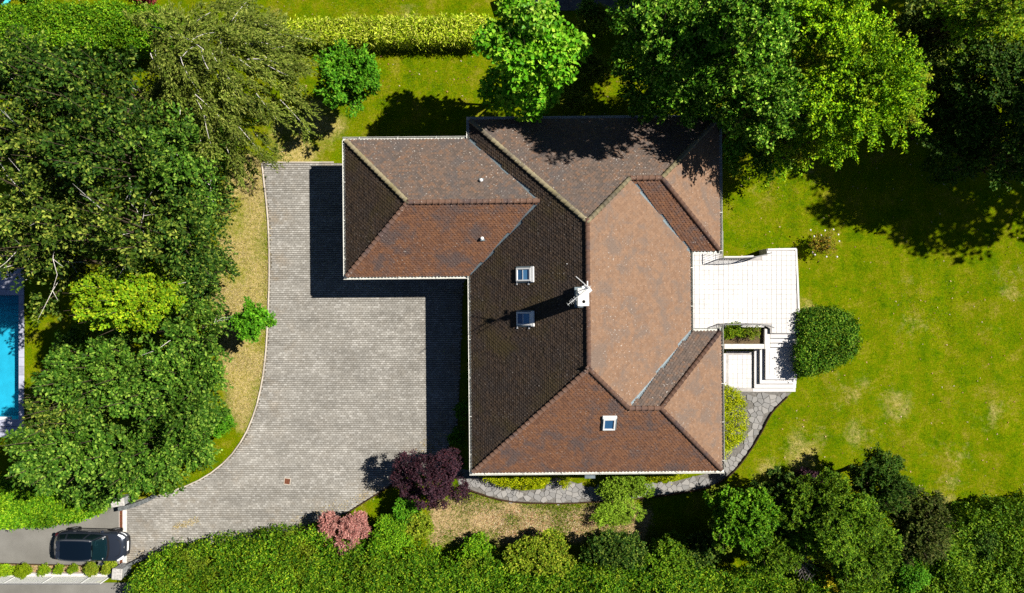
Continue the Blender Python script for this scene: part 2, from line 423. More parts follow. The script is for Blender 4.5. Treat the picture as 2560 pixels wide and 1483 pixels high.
L['gold'] = leaf_mat("leaf_golden", [(0.14, 0.20, 0.004), (0.26, 0.30, 0.004), (0.40, 0.40, 0.006), (0.52, 0.46, 0.012)])
L['pink'] = leaf_mat("leaf_pink", [(0.30, 0.10, 0.085), (0.48, 0.19, 0.16), (0.62, 0.30, 0.25), (0.72, 0.42, 0.36)], 0.12, boost=False)
L['purple'] = leaf_mat("leaf_purple", [(0.025, 0.010, 0.018), (0.050, 0.024, 0.036), (0.085, 0.045, 0.058), (0.12, 0.028, 0.038)], 0.08, boost=False)
L['red'] = leaf_mat("leaf_red", [(0.08, 0.008, 0.018), (0.16, 0.02, 0.04), (0.26, 0.05, 0.07)], 0.1)
L['conifer'] = leaf_mat("leaf_conifer", [(0.03, 0.075, 0.005), (0.065, 0.14, 0.009), (0.13, 0.215, 0.014), (0.22, 0.28, 0.03)])
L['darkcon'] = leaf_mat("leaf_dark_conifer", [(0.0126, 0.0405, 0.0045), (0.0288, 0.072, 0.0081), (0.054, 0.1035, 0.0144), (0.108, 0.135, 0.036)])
L['rose'] = leaf_mat("leaf_rose", [(0.10, 0.13, 0.015), (0.22, 0.20, 0.03), (0.40, 0.26, 0.06), (0.45, 0.20, 0.04)])
L['wisp'] = leaf_mat("leaf_wispy", [(0.11, 0.20, 0.02), (0.19, 0.29, 0.03), (0.30, 0.38, 0.06)])
L['goldleaf'] = leaf_mat("leaf_yellow", [(0.30, 0.24, 0.01), (0.48, 0.38, 0.02), (0.55, 0.42, 0.05)])
L['mid_hedge'] = leaf_mat('leaf_clipped_bush', [(0.018, 0.07, 0.008), (0.055, 0.14, 0.012), (0.105, 0.20, 0.018), (0.26, 0.33, 0.05)])
L['gold2'] = leaf_mat('leaf_green_gold', [(0.08, 0.13, 0.004), (0.15, 0.20, 0.006), (0.22, 0.26, 0.01)])
L['white'] = simple("petal_white", (0.85, 0.78, 0.76), 0.6)

# ------------------------------------------------------------------ ground outlines (photo coordinates at ground level)
def PP(pts, h=0.0): return [P(x, y, h)[:2] for x, y in pts]
def SS(pts, h=0.0): return [S(x, y, h)[:2] for x, y in pts]

left_edge = smooth_line(PP([(647, 402), (652, 450), (659, 510), (663, 570), (665, 640), (664, 710), (661, 790), (655, 880), (645, 950), (630, 1010),
                            (608, 1065), (578, 1112), (540, 1150), (495, 1180), (445, 1202), (388, 1220)]), 5)
drive_poly = left_edge + PP([(330, 1232), (305, 1240), (305, 1402), (345, 1376), (392, 1358), (480, 1345), (600, 1329), (700, 1312), (770, 1288), (850, 1265),
                             (905, 1230), (960, 1196), (1005, 1172), (1080, 1165), (1100, 1110), (1125, 1060), (1130, 980), (1140, 700), (1190, 600), (1190, 402)])
road_poly = PP([(-400, 1262), (0, 1262), (296, 1235), (296, 1400), (262, 1392), (0, 1385), (-400, 1385)])
street_poly = PP([(-700, 1434), (330, 1434), (330, 1700), (-700, 1700)])
outer_path = smooth_line(PP([(1130, 1196), (1180, 1214), (1230, 1229), (1280, 1236), (1340, 1238), (1400, 1238), (1470, 1234), (1540, 1229), (1610, 1222), (1680, 1212), (1745, 1198), (1790, 1174),
                             (1830, 1130), (1868, 1072), (1895, 1020), (1920, 992), (1948, 966)]), 4)
path_poly = outer_path + PP([(1825, 958), (1760, 958), (1760, 1160), (1700, 1175), (1640, 1190), (1560, 1192), (1450, 1200), (1375, 1175), (1350, 1180), (1340, 1203),
                             (1285, 1208), (1225, 1194), (1165, 1160), (1118, 1150)])
yard_poly = PP([(1240, -300), (1700, -300), (1660, 30), (1240, 24)])
bed_poly = PP([(1060, 1225), (1150, 1215), (1230, 1240), (1340, 1248), (1450, 1250), (1540, 1245), (1600, 1260), (1580, 1330), (1060, 1340)])
strip_poly = PP([(-400, 1386), (262, 1393), (262, 1414), (-400, 1412)])
dry_poly = PP([(648, 400), (610, 380), (560, 430), (540, 520), (530, 650), (520, 760), (540, 900), (560, 1010), (600, 1060), (640, 960), (655, 880), (665, 640), (660, 520)])
POOL = (-34.0, P(47, 0)[0], -(1032 - 730) / 43.67, -(727 - 730) / 43.67)      # x0,x1,y0,y1
hard = [drive_poly, road_poly, street_poly, path_poly, yard_poly]

# ------------------------------------------------------------------ ground sheet
def axis(lo, hi, step, must):
    a = list(np.arange(lo, hi + 1e-6, step)) + list(must)
    a += [lo - 3, lo - 8, lo - 20, lo - 60, lo - 180, lo - 500, hi + 3, hi + 8, hi + 20, hi + 60, hi + 180, hi + 500]
    a = sorted(a); out = [a[0]]
    for v in a[1:]:
        if v - out[-1] > 0.02: out.append(v)
        elif any(abs(v - q) < 1e-6 for q in must): out[-1] = v
    return np.array(out)
gx = axis(-34.2, 33, 0.27, [POOL[0], POOL[1]]); gy = axis(-20, 20, 0.27, [POOL[2], POOL[3]])
GX, GY = np.meshgrid(gx, gy, indexing='ij'); nx, ny = GX.shape
soft = vnoise(GX, GY, 1.7, 3)
inside_hard = np.zeros(GX.shape, bool); dh = np.full(GX.shape, 1e9)
for q in hard:
    inside_hard |= in_poly(GX, GY, q); dh = np.minimum(dh, dist_poly(GX, GY, q))
GZ = (vnoise(GX, GY, 0.9, 5) - 0.5) * 0.03 + (vnoise(GX, GY, 4, 6) - 0.5) * 0.05
amp = np.clip(dh / 1.5, 0, 1); amp[inside_hard] = 0
hole = (GX <= POOL[1] + 1.2) & (GY > POOL[2] - 1.8) & (GY < POOL[3] + 2.4) & (GX > -36)
amp[hole] = 0
far = (np.abs(GX) > 36) | (np.abs(GY) > 23); amp[far] = 0
GZ = GZ * amp
def softmask(poly, w): 
    d = dist_poly(GX, GY, poly); d = np.where(in_poly(GX, GY, poly), -d, d)
    return np.clip(0.5 - d / (2 * w), 0, 1)
def blob(x, y, r): 
    c = P(x, y); return np.clip(1.2 - np.hypot(GX - c[0], GY - c[1]) / (r / 43.67), 0, 1)
dry = softmask(dry_poly, 0.7) * (0.42 + 0.95 * vnoise(GX, GY, 1.3, 17))
for (x, y, r, k) in ((780, 310, 85, .95), (730, 375, 75, 1.0), (700, 310, 60, .8), (2480, 700, 90, .4), (2420, 1000, 110, .4), (2250, 800, 90, .35), (2090, 960, 90, .5), (2200, 1000, 90, .45), (1970, 1110, 110, .55), (1900, 1180, 90, .6), (2330, 1160, 120, .4),
                     (2440, 830, 80, .35), (2120, 1060, 90, .5), (850, 20, 80, .4), (1000, 40, 60, .4), (690, 15, 60, .4), (1985, 745, 40, .6), (2320, 1250, 60, .6), (2230, 680, 60, .3), (1900, 470, 100, .35), (2000, 420, 80, .35)):
    dry = np.maximum(dry, blob(x, y, r) * k * (.35 + 1.0 * vnoise(GX, GY, .8, 23)))
soil = np.maximum(softmask(bed_poly, 0.7) * (.45 + .95 * vnoise(GX, GY, .9, 31)), softmask(strip_poly, 0.08))
soil = np.maximum(soil, blob(2345, 1290, 35))
idx = np.arange(nx * ny).reshape(nx, ny)
Q = np.stack([idx[:-1, :-1], idx[1:, :-1], idx[1:, 1:], idx[:-1, 1:]], -1)
cx = (GX[:-1, :-1] + GX[1:, 1:]) / 2; cy = (GY[:-1, :-1] + GY[1:, 1:]) / 2
keep = ~((cx > POOL[0]) & (cx < POOL[1]) & (cy > POOL[2]) & (cy < POOL[3]))
me = mesh_np("ground", np.stack([GX, GY, GZ], -1).reshape(-1, 3), Q[keep].ravel(), 4, True, {"dry": dry.ravel(), "soil": soil.ravel()})
tag(link("ground", me, M['lawn']), "mown green lawn around the house with yellowed dry patches", kind="structure")

def sheet(name, poly, z, mat, label, parent=None):
    m = MB(); m.prism(poly, z - 0.04, z)
    o = m.build(name, mat, parent); tag(o, label, kind="structure"); return o

road = sheet("access_road", road_poly, 0.024, M['asphalt'], "grey asphalt access lane the dark car stands on")
sheet("street", street_poly, 0.024, M['asphalt'], "pale asphalt street beyond the low mesh fence")
sheet("neighbour_yard", yard_poly, 0.020, M['darkasphalt'], "dark asphalt yard behind the bright big-leaved tree")
sheet("yard_paving", PP([(1282, -200), (1340, -200), (1340, 20), (1282, 20)]), 0.030, M['palepave'], "pale paved slab at the top edge by the tree")
drive = sheet("driveway", drive_poly, 0.016, M['joint'], "grey block paved forecourt and drive beside the house")

# interlocking pavers laid in running bond, slight twist of the field
pw, ph_ = 0.170, 0.118
bx0, bx1 = min(p[0] for p in drive_poly), max(p[0] for p in drive_poly)
by0, by1 = min(p[1] for p in drive_poly), max(p[1] for p in drive_poly)
jj, ii = np.meshgrid(np.arange(int(by0 / ph_) - 1, int(by1 / ph_) + 1), np.arange(int(bx0 / pw) - 1, int(bx1 / pw) + 1))
cxp = (ii + 0.5 * (jj % 2)) * pw; cyp = jj * ph_
cxp = cxp.ravel() + rs.normal(0, 0.002, cxp.size); cyp = cyp.ravel() + rs.normal(0, 0.002, cyp.size)
# under-house parts that nobody sees are left out
vis = in_poly(cxp, cyp, drive_poly) & ~((cxp > -7.6) & (cyp > 2.2)) & ~((cxp > -1.4) & (cyp > -8))
dE = dist_poly(cxp, cyp, drive_poly)
vis &= (dE > 0.03)
cxp, cyp, dE = cxp[vis], cyp[vis], dE[vis]; n = len(cxp)
w2, h2, top = pw / 2 - 0.008, ph_ / 2 - 0.008, 0.046
# interlocking outline: waisted block (8 verts top)
ox = np.array([-w2, -w2 * .35, w2 * .35, w2, w2, w2 * .35, -w2 * .35, -w2]); oy = np.array([-h2, -h2 * .82, -h2 * .82, -h2, h2, h2 * .82, h2 * .82, h2])
dz = rs.normal(0, 0.0022, n); tx = rs.normal(0, 0.012, n); ty = rs.normal(0, 0.012, n)
VX = cxp[:, None] + ox; VY = cyp[:, None] + oy; VZ = top + dz[:, None] + tx[:, None] * ox + ty[:, None] * oy
Vt = np.stack([VX, VY, VZ], -1); Vb = np.stack([VX, VY, np.full_like(VX, 0.012)], -1)
V = np.concatenate([Vt, Vb], 1); base = (np.arange(n) * 16)[:, None]
Ft = base + np.arange(8); sides = []
side_idx = np.array([[i, (i + 1) % 8, 8 + (i + 1) % 8, 8 + i] for i in range(8)])[:, [1, 0, 3, 2]]
Fs = base[:, :, None] + side_idx[None].reshape(1, 8, 4)
F = np.concatenate([Ft.ravel(), Fs.ravel()]); sz = np.concatenate([np.full(n, 8), np.full(n * 8, 4)])
edge = np.clip(1.3 - dE / 1.6, 0.15, 1)
me = mesh_np("paver_field", V.reshape(-1, 3), F, sz, False, {"edge": np.repeat(edge, 16)})
o = link("paving_blocks", me, M['paver'], drive); o["kind"] = "stuff"

# kerb stones along the left edge and the top edge of the drive
kb = empty("kerb", (0, 0, 0)); tag(kb, "pale concrete kerb edging the curved side of the block paving", kind="structure")
kme = {}
def kerb_run(line, step, w, hgt, parent, mat, name="kerb_stone", z=0.0):
    pts = resample(line, step)
    for a, b in zip(pts[:-1], pts[1:]):
        Lk = math.hypot(b[0] - a[0], b[1] - a[1])
        key = (round(w, 3), round(hgt, 3), round(step, 2))
        if key not in kme:
            m = MB(); e = 0.008; lx, wy = step / 2 - 0.004, w / 2
            m.add([(-lx, -wy, -0.05), (lx, -wy, -0.05), (lx, wy, -0.05), (-lx, wy, -0.05),
                   (-lx, -wy, hgt - e), (lx, -wy, hgt - e), (lx, wy, hgt - e), (-lx, wy, hgt - e),
                   (-lx + e, -wy + e, hgt), (lx - e, -wy + e, hgt), (lx - e, wy - e, hgt), (-lx + e, wy - e, hgt)],
                  [(3, 2, 1, 0), (0, 1, 5, 4), (1, 2, 6, 5), (2, 3, 7, 6), (3, 0, 4, 7), (4, 5, 9, 8), (5, 6, 10, 9), (6, 7, 11, 10), (7, 4, 8, 11), (8, 9, 10, 11)])
            kme[key] = m.mesh(name)
        o = link(name, kme[key], mat, parent, ((a[0] + b[0]) / 2, (a[1] + b[1]) / 2, z + random.uniform(-.006, .006)), (0, 0, math.atan2(b[1] - a[1], b[0] - a[0]) + random.uniform(-.01, .01)))
kerb_run([(p[0] - 0.04, p[1]) for p in left_edge], 0.8, 0.07, 0.075, kb, M['kerb'])
kerb_run([P(647, 400)[:2], P(856, 400)[:2]], 0.8, 0.07, 0.07, kb, M['kerb'])
ed = empty("lawn_edging", (0, 0, 0)); tag(ed, "dark upright edging between the flagstone path and the lawn", kind="structure")
kerb_run(outer_path, 0.45, 0.055, 0.14, ed, M['edging'], "edging_board")
kerb_run(PP([(850, 1265), (905, 1230), (960, 1196), (1005, 1172)]), 0.5, 0.06, 0.16, ed, M['edging'], "edging_board")
# long kerb between lane and planting strip
ks = empty("strip_kerb", (0, 0, 0)); tag(ks, "thin brown kerb between the asphalt lane and the planted strip", kind="structure")
kerb_run(PP([(-20, 1386), (262, 1393)]), 0.9, 0.05, 0.07, ks, M['edging'], "kerb_stone")

# concrete band and rusty drain across the drive entrance
m = MB(); x0, y0, _ = P(304, 1240); x1, y1, _ = P(313, 1402); m.box(((x0 + x1) / 2, (y0 + y1) / 2, 0.02), (x1 - x0, y0 - y1, 0.08))
tag(m.build("entrance_band", M['whitestone']), "pale concrete band across the drive entrance", kind="structure")
dr = empty("drain_channel", P(299, 1320)); tag(dr, "long rusty red drain channel crossing the drive entrance by the car", "drain")
cyc = P(299, 1320)[1]; y0, y1 = P(0, 1243)[1] - cyc, P(0, 1402)[1] - cyc
m = MB()
for sx in (-0.10, 0.10): m.box((sx, (y0 + y1) / 2, 0.02), (0.03, y0 - y1, 0.06))
m.build("drain_frame", M['whitestone'], dr)
gy_ = y0 - 0.02; gme = None
while gy_ - 0.5 > y1:
    if gme is None:
        m = MB()
        for sx in (-0.075, 0.075): m.box((sx, -0.25, 0.0), (0.022, 0.49, 0.02))
        for k in range(8): m.box((0, -0.03 - k * 0.063, 0.0), (0.13, 0.03, 0.016))
        m.box((0, -0.25, -0.02), (0.17, 0.49, 0.01))
        gme = m.mesh("grate")
    link("grate", gme, M['rust'], dr, (0, gy_, 0.043)); gy_ -= 0.5

# square yard drain
q = S(719, 1203); yd = empty("yard_drain", (q[0], q[1], 0.047), math.radians(-8)); tag(yd, "small square iron drain grate set in the block paving", "drain")
m = MB(); 
for a in (-1, 1):
    m.box((a * 0.17, 0, 0.008), (0.03, 0.37, 0.02)); m.box((0, a * 0.17, 0.0075), (0.31, 0.03, 0.019))
m.build("frame", M['kerb'], yd)
m = MB(); m.box((0, 0, 0.0), (0.31, 0.31, 0.006))
for k in range(5): m.box((-0.12 + k * 0.06, 0, 0.006), (0.028, 0.30, 0.014))
m.box((0, 0, 0.009), (0.30, 0.03, 0.012)); m.build("grate", M['rust'], yd)

# ------------------------------------------------------------------ flagstone path: irregular stones cut by their neighbours
pathroot = sheet("path", path_poly, 0.012, simple("path_bed", (0.17, 0.16, 0.145), 0.95, 0.1, var=0.4, scale=9), "grey crazy paving path curving round the south and east of the house")
def voronoi_stones(poly, step, z, zt, parent, mat, gap=0.014, limit=400, seed=3):
    r = np.random.RandomState(seed)
    xs = [p[0] for p in poly]; ys = [p[1] for p in poly]
    nx_, ny_ = int((max(xs) - min(xs)) / step) + 4, int((max(ys) - min(ys)) / step) + 4
    seeds = np.array([[(min(xs) + (i - 1 + r.uniform(-.48, .48)) * step), (min(ys) + (j - 1 + 0.5 * (i % 2) + r.uniform(-.38, .38)) * step)] for i in range(nx_) for j in range(ny_)])
    ok = in_poly(seeds[:, 0], seeds[:, 1], poly) & (dist_poly(seeds[:, 0], seeds[:, 1], poly) > 0.09)
    c = 0
    for k in np.where(ok)[0]:
        p = seeds[k]; cell = [(p[0] + a * step * 1.4, p[1] + b * step * 1.4) for a, b in ((-1, -1), (1, -1), (1, 1), (-1, 1))]
        d = np.hypot(*(seeds - p).T)
        for j in np.argsort(d)[1:14]:
            nrm = (seeds[j] - p) / d[j]; lim = d[j] / 2 - gap; new = []
            for a in range(len(cell)):
                u, v = cell[a], cell[(a + 1) % len(cell)]
                du = (u[0] - p[0]) * nrm[0] + (u[1] - p[1]) * nrm[1] - lim; dv = (v[0] - p[0]) * nrm[0] + (v[1] - p[1]) * nrm[1] - lim
                if du <= 0: new.append(u)
                if du * dv < 0:
                    t_ = du / (du - dv); new.append((u[0] + (v[0] - u[0]) * t_, u[1] + (v[1] - u[1]) * t_))
            cell = new
            if len(cell) < 3: break
        if len(cell) < 3: continue
        loc = [(a - p[0], b - p[1]) for a, b in cell]
        loc = [(a + r.uniform(-.008, .008), b + r.uniform(-.008, .008)) for a, b in loc]
        m = MB(); hh = zt + r.uniform(-.006, .008); nn = len(loc)
        vs = [(a, b, z) for a, b in loc] + [(a, b, hh - 0.008) for a, b in loc] + [(a * .93, b * .93, hh) for a, b in loc]
        m.add(vs, [tuple(range(2 * nn, 3 * nn))] + [(i, (i + 1) % nn, nn + (i + 1) % nn, nn + i) for i in range(nn)] + [(nn + i, nn + (i + 1) % nn, 2 * nn + (i + 1) % nn, 2 * nn + i) for i in range(nn)])
        m.build("flagstone", mat, parent, (p[0], p[1], 0)); c += 1
        if c >= limit: break
    return c
inner = SS([(1826, 975), (1990, 975)])
vis_path = outer_path + PP([(1826, 966), (1842, 1000), (1842, 1060), (1820, 1105), (1782, 1135), (1765, 1170), (1640, 1185), (1560, 1192), (1450, 1195), (1375, 1180), (1350, 1185), (1340, 1203),
                             (1285, 1208), (1225, 1194), (1165, 1172), (1125, 1165)])
nst = voronoi_stones(vis_path, 0.30, 0.0, 0.045, pathroot, M['flag'], gap=0.009, limit=300)
print("flagstones", nst)

# ------------------------------------------------------------------ pool
pool = empty("swimming_pool", (POOL[1], POOL[3], 0)); tag(pool, "turquoise swimming pool with grey stone coping, half cut by the left edge", "pool")
px_, py_ = POOL[1], POOL[3]; LX = POOL[0] - px_; LY = POOL[2] - py_
m = MB(); Dp = -1.35
m.add([(LX, LY, Dp), (0, LY, Dp), (0, 0, Dp), (LX, 0, Dp), (LX, LY, 0), (0, LY, 0), (0, 0, 0), (LX, 0, 0)], [(0, 1, 2, 3), (0, 4, 5, 1), (1, 5, 6, 2), (2, 6, 7, 3), (3, 7, 4, 0)])
m.build("basin", M['poolliner'], pool)
for k, (w_, zz) in enumerate(((0.45, -0.30), (0.80, -0.55), (1.15, -0.80), (1.5, -1.05))):
    m = MB(); m.box((LX / 2, -w_ / 2 - 0.002 * k, (zz + Dp) / 2), (-LX - 0.01 - k * 0.01, w_, zz - Dp)); m.build("step", M['poolliner'], pool)
m = MB(); m.add([(LX, LY, -0.13), (0, LY, -0.13), (0, 0, -0.13), (LX, 0, -0.13)], [(0, 1, 2, 3)]); m.build("water", M['water'], pool)
def slab(cx_, cy_, w_, h_, z=0.05, th=0.08):
    m = MB(); m.box((cx_, cy_, z - th / 2), (w_ - 0.012, h_ - 0.012, th)); m.build("coping_stone", M['coping'], pool, bevel=0.006)
cw = 0.30
for k in range(14): 
    seg = (LY - 0) / 14; slab(cw / 2, seg * (k + .5), cw, -seg)
for k in range(8):
    slab(cw - 0.5 - k * 1.0, 0.16, 1.0, 0.32)
    slab(cw - 0.5 - k * 1.0, 0.32 + 0.625, 1.0, 1.25)
    slab(cw - 0.5 - k * 1.0, LY - 0.2, 1.0, 0.40); slab(cw - 0.5 - k * 1.0, LY - 0.4 - 0.32, 1.0, 0.62)
m = MB(); m.box((-0.9, LY + 0.06, 0.01), (0.9, 0.16, 0.14)); m.build("pool_cover_box", M['whitemetal'], pool)

# ------------------------------------------------------------------ house
SL = 0.615; ZE = 3.0
W_, E1, E2, N_, S_ = -2.12, 9.26, 10.82, 9.19, -9.12
RX, RN, RS_ = 3.57, 3.50, -3.43
NEy, NEr = 2.32, 5.755
SEy, SEr = -1.90, -5.51
GW, GN, GS, GR = -8.59, 8.20, 1.13, 4.665
house = empty("house", (0, 0, 0), math.radians(0.5))
tag(house, "large L-shaped house with brown tiled hip roofs and pale gutters", "house")
roof = empty("roof"); roof.parent = house
outline = [(W_, N_), (E2, N_), (E2, NEy), (E1, NEy), (E1, SEy), (E2, SEy), (E2, S_), (W_, S_), (W_, GS), (GW, GS), (GW, GN), (W_, GN)]
faces = {
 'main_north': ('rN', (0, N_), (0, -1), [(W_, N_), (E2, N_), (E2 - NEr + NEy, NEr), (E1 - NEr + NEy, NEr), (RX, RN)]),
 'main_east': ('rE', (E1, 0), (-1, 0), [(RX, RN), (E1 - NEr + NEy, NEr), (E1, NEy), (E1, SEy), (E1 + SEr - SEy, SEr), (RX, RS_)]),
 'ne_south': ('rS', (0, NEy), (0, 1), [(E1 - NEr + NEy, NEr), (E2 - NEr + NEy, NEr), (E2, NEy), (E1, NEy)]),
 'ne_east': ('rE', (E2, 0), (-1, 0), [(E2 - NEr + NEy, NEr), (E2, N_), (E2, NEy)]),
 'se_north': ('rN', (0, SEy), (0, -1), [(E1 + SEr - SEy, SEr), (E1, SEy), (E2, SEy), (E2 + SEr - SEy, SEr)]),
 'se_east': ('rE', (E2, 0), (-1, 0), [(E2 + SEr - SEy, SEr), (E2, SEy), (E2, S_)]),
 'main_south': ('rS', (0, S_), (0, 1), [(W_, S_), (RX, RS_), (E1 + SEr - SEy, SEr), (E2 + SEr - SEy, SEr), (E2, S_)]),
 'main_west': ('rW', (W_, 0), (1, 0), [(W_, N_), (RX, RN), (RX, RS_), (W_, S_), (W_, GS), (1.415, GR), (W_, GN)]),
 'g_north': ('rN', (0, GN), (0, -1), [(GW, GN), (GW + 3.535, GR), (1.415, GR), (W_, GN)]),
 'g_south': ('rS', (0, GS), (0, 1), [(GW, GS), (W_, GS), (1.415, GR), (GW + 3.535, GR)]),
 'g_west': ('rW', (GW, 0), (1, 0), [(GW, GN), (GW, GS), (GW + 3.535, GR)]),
}
def roof_z(p, e, u): return ZE + SL * ((p[0] - e[0]) * u[0] + (p[1] - e[1]) * u[1])
# underlay (closed body: slopes, fascia, soffit)
m = MB()
for k, (mt, e, u, poly) in faces.items():
    vs = [(p[0], p[1], roof_z(p, e, u) - 0.03) for p in poly]
    a = sum(poly[i][0] * poly[(i + 1) % len(poly)][1] - poly[(i + 1) % len(poly)][0] * poly[i][1] for i in range(len(poly)))
    m.add(vs, [tuple(range(len(vs))) if a > 0 else tuple(range(len(vs) - 1, -1, -1))])
m.build("roof_deck", M['batten'], roof)
m = MB(); m.prism(outline, ZE - 0.22, ZE - 0.06); m.build("soffit", M['soffit'], roof)

valleys = [((E1 - NEr + NEy, NEr), (E1, NEy)), ((E1 + SEr - SEy, SEr), (E1, SEy)), ((1.415, GR), (W_, GN)), ((1.415, GR), (W_, GS))]
tw, te = 0.175, 0.118
tp = [(-.5, 1.55, 0.0), (.5, 1.55, 0.0), (.5, .42, .8), (.19, .0, 1.0), (-.19, .0, 1.0), (-.5, .42, .8)]
def tiles(name, mt, e, u, poly, seed):
    r = np.random.RandomState(seed); cs = math.sqrt(1 + SL * SL)
    U = np.array([u[0] / cs, u[1] / cs, SL / cs]); A = np.array([-u[1], u[0], 0.0]) * -1.0; Nn = np.cross(A, U)
    if Nn[2] < 0: A = -A; Nn = np.cross(A, U)
    P3 = np.array([(p[0], p[1], roof_z(p, e, u)) for p in poly]); O = np.array([e[0], e[1], ZE])
    s_ = (P3 - O) @ A; t_ = (P3 - O) @ U
    rows = np.arange(0, int(t_.max() / te) + 1); cols_ = np.arange(int(s_.min() / tw) - 1, int(s_.max() / tw) + 2)
    R, C = np.meshgrid(rows, cols_); sc = (C + 0.5 * (R % 2)) * tw; tc = R * te
    sc, tc = sc.ravel(), tc.ravel(); pl = list(zip(s_, t_))
    k = in_poly(sc, tc + te * 0.5, pl)
    X = O[0] + sc * A[0] + (tc + .5 * te) * U[0]; Y = O[1] + sc * A[1] + (tc + .5 * te) * U[1]
    for v in valleys: k &= dist_poly(X, Y, v, False) > 0.085
    k &= r.rand(len(sc)) > 0.0
    sc, tc = sc[k], tc[k]; n = len(sc)
    lip = 0.034 + r.normal(0, 0.004, n)
    loc = np.array(tp); ss = sc[:, None] + loc[:, 0] * (tw - 0.008) + r.normal(0, .002, n)[:, None]
    tt = tc[:, None] + loc[:, 1] * te - 0.4 * te + r.normal(0, .003, n)[:, None]
    hh = lip[:, None] * loc[:, 2]
    Vt = O + ss[..., None] * A + tt[..., None] * U + hh[..., None] * Nn
    low = O + ss[:, 2:, None] * A + tt[:, 2:, None] * U + (hh[:, 2:, None] - 0.026) * Nn
    V = np.concatenate([Vt, low], 1); b = (np.arange(n) * 10)
    top = b[:, None] + np.array([0, 1, 2, 3, 4, 5])[::-1]
    if np.dot(np.cross(Vt[0, 1] - Vt[0, 0], Vt[0, 2] - Vt[0, 1]), Nn) > 0: top = top[:, ::-1]
    sd = np.array([[2, 3, 7, 6], [3, 4, 8, 7], [4, 5, 9, 8]]); sides = b[:, None, None] + sd
    me = mesh_np(name, V.reshape(-1, 3), np.concatenate([top.ravel(), sides.ravel()]), np.concatenate([np.full(n, 6), np.full(3 * n, 4)]))
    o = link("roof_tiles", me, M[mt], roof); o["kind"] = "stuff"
    return n
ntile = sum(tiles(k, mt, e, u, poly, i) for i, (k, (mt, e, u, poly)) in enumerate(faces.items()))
print("tiles", ntile)

# valley flashing
for (a, b) in valleys:
    za = ZE + SL * 3.5; 
    d = Vector((b[0] - a[0], b[1] - a[1])); d.normalize(); nr = Vector((-d.y, d.x))
    top_z = {True: 0}[True] if False else None
    if a[0] > 5: run = NEr - NEy if a[1] > 0 else SEy - SEr
    else: run = 3.535
    z_top = ZE + SL * run; w_ = 0.10; m = MB()
    # both adjacent slopes rise from the valley sideways by SL*cos45
    k_ = SL * math.cos(math.pi / 4)
    pr = []
    for (p, z) in ((a, z_top), (b, ZE)):
        for s_ in (-1, -0.12, 0.12, 1):
            pr.append((p[0] + nr.x * w_ * s_, p[1] + nr.y * w_ * s_, z - 0.018 + abs(s_) * w_ * k_ + (0.012 if abs(s_) < .5 else 0.0)))
    m.add(pr, [(0, 4, 5, 1), (1, 5, 6, 2), (2, 6, 7, 3)])
    o = m.build("valley_flashing", M['zinc'], roof)
    sd_ = o.modifiers.new("thick", 'SOLIDIFY'); sd_.thickness = 0.008

# ridge and hip tiles
rt = MB(); seg = 7; lt = 0.345
for i, (x, r_) in enumerate(((0, 0.125), (0.035, 0.125), (0.037, 0.112), (lt, 0.098))):
    for k in range(seg + 1):
        a = math.radians(-12 + 204 * k / seg); rt.v.append((x, r_ * math.cos(a) * 1.05, r_ * math.sin(a) * 0.75 - 0.02))
for i in range(3):
    for k in range(seg):
        b = i * (seg + 1) + k; rt.face((b, b + seg + 1, b + seg + 2, b + 1))
rt.face([seg - k for k in range(seg + 1)])
rtm = rt.mesh("ridge_tile", True); rtm.materials.append(M['rR'])
rtm2 = rtm.copy(); rtm2.materials.clear(); rtm2.materials.append(M['rRS'])
zr = ZE + SL * (RX - W_)
zNE = ZE + SL * (NEr - NEy); zSE = ZE + SL * (SEy - SEr); zG = ZE + SL * 3.535
NEa, NEb = (E1 - NEr + NEy, NEr, zNE), (E2 - NEr + NEy, NEr, zNE)
SEa, SEb = (E1 + SEr - SEy, SEr, zSE), (E2 + SEr - SEy, SEr, zSE)
Ga, Gb = (GW + 3.535, GR, zG), (1.415, GR, zG)
lines = [((W_, N_, ZE), (RX, RN, zr), 1), ((W_, S_, ZE), (RX, RS_, zr), 0), ((RX, RS_, zr), (RX, RN, zr), 0), (NEa, (RX, RN, zr), 1), (NEa, NEb, 0), ((E2, N_, ZE), NEb, 1), ((E2, NEy, ZE), NEb, 0),
         (SEa, (RX, RS_, zr), 0), (SEa, SEb, 0), ((E2, SEy, ZE), SEb, 0), ((E2, S_, ZE), SEb, 0), ((GW, GN, ZE), Ga, 1), ((GW, GS, ZE), Ga, 0), (Ga, Gb, 0)]
nr_ = 0
for a, b, mossy in lines:
    a, b = Vector(a), Vector(b); d = b - a; Lh = d.length; d.normalize()
    rot = d.to_track_quat('X', 'Z').to_euler(); k = 0.02
    while k < Lh - 0.12:
        p = a + d * k + Vector((0, 0, 0.035))
        link("ridge_tile", rtm2 if mossy else rtm, None, roof, p, rot); k += 0.305; nr_ += 1
print("ridge tiles", nr_)

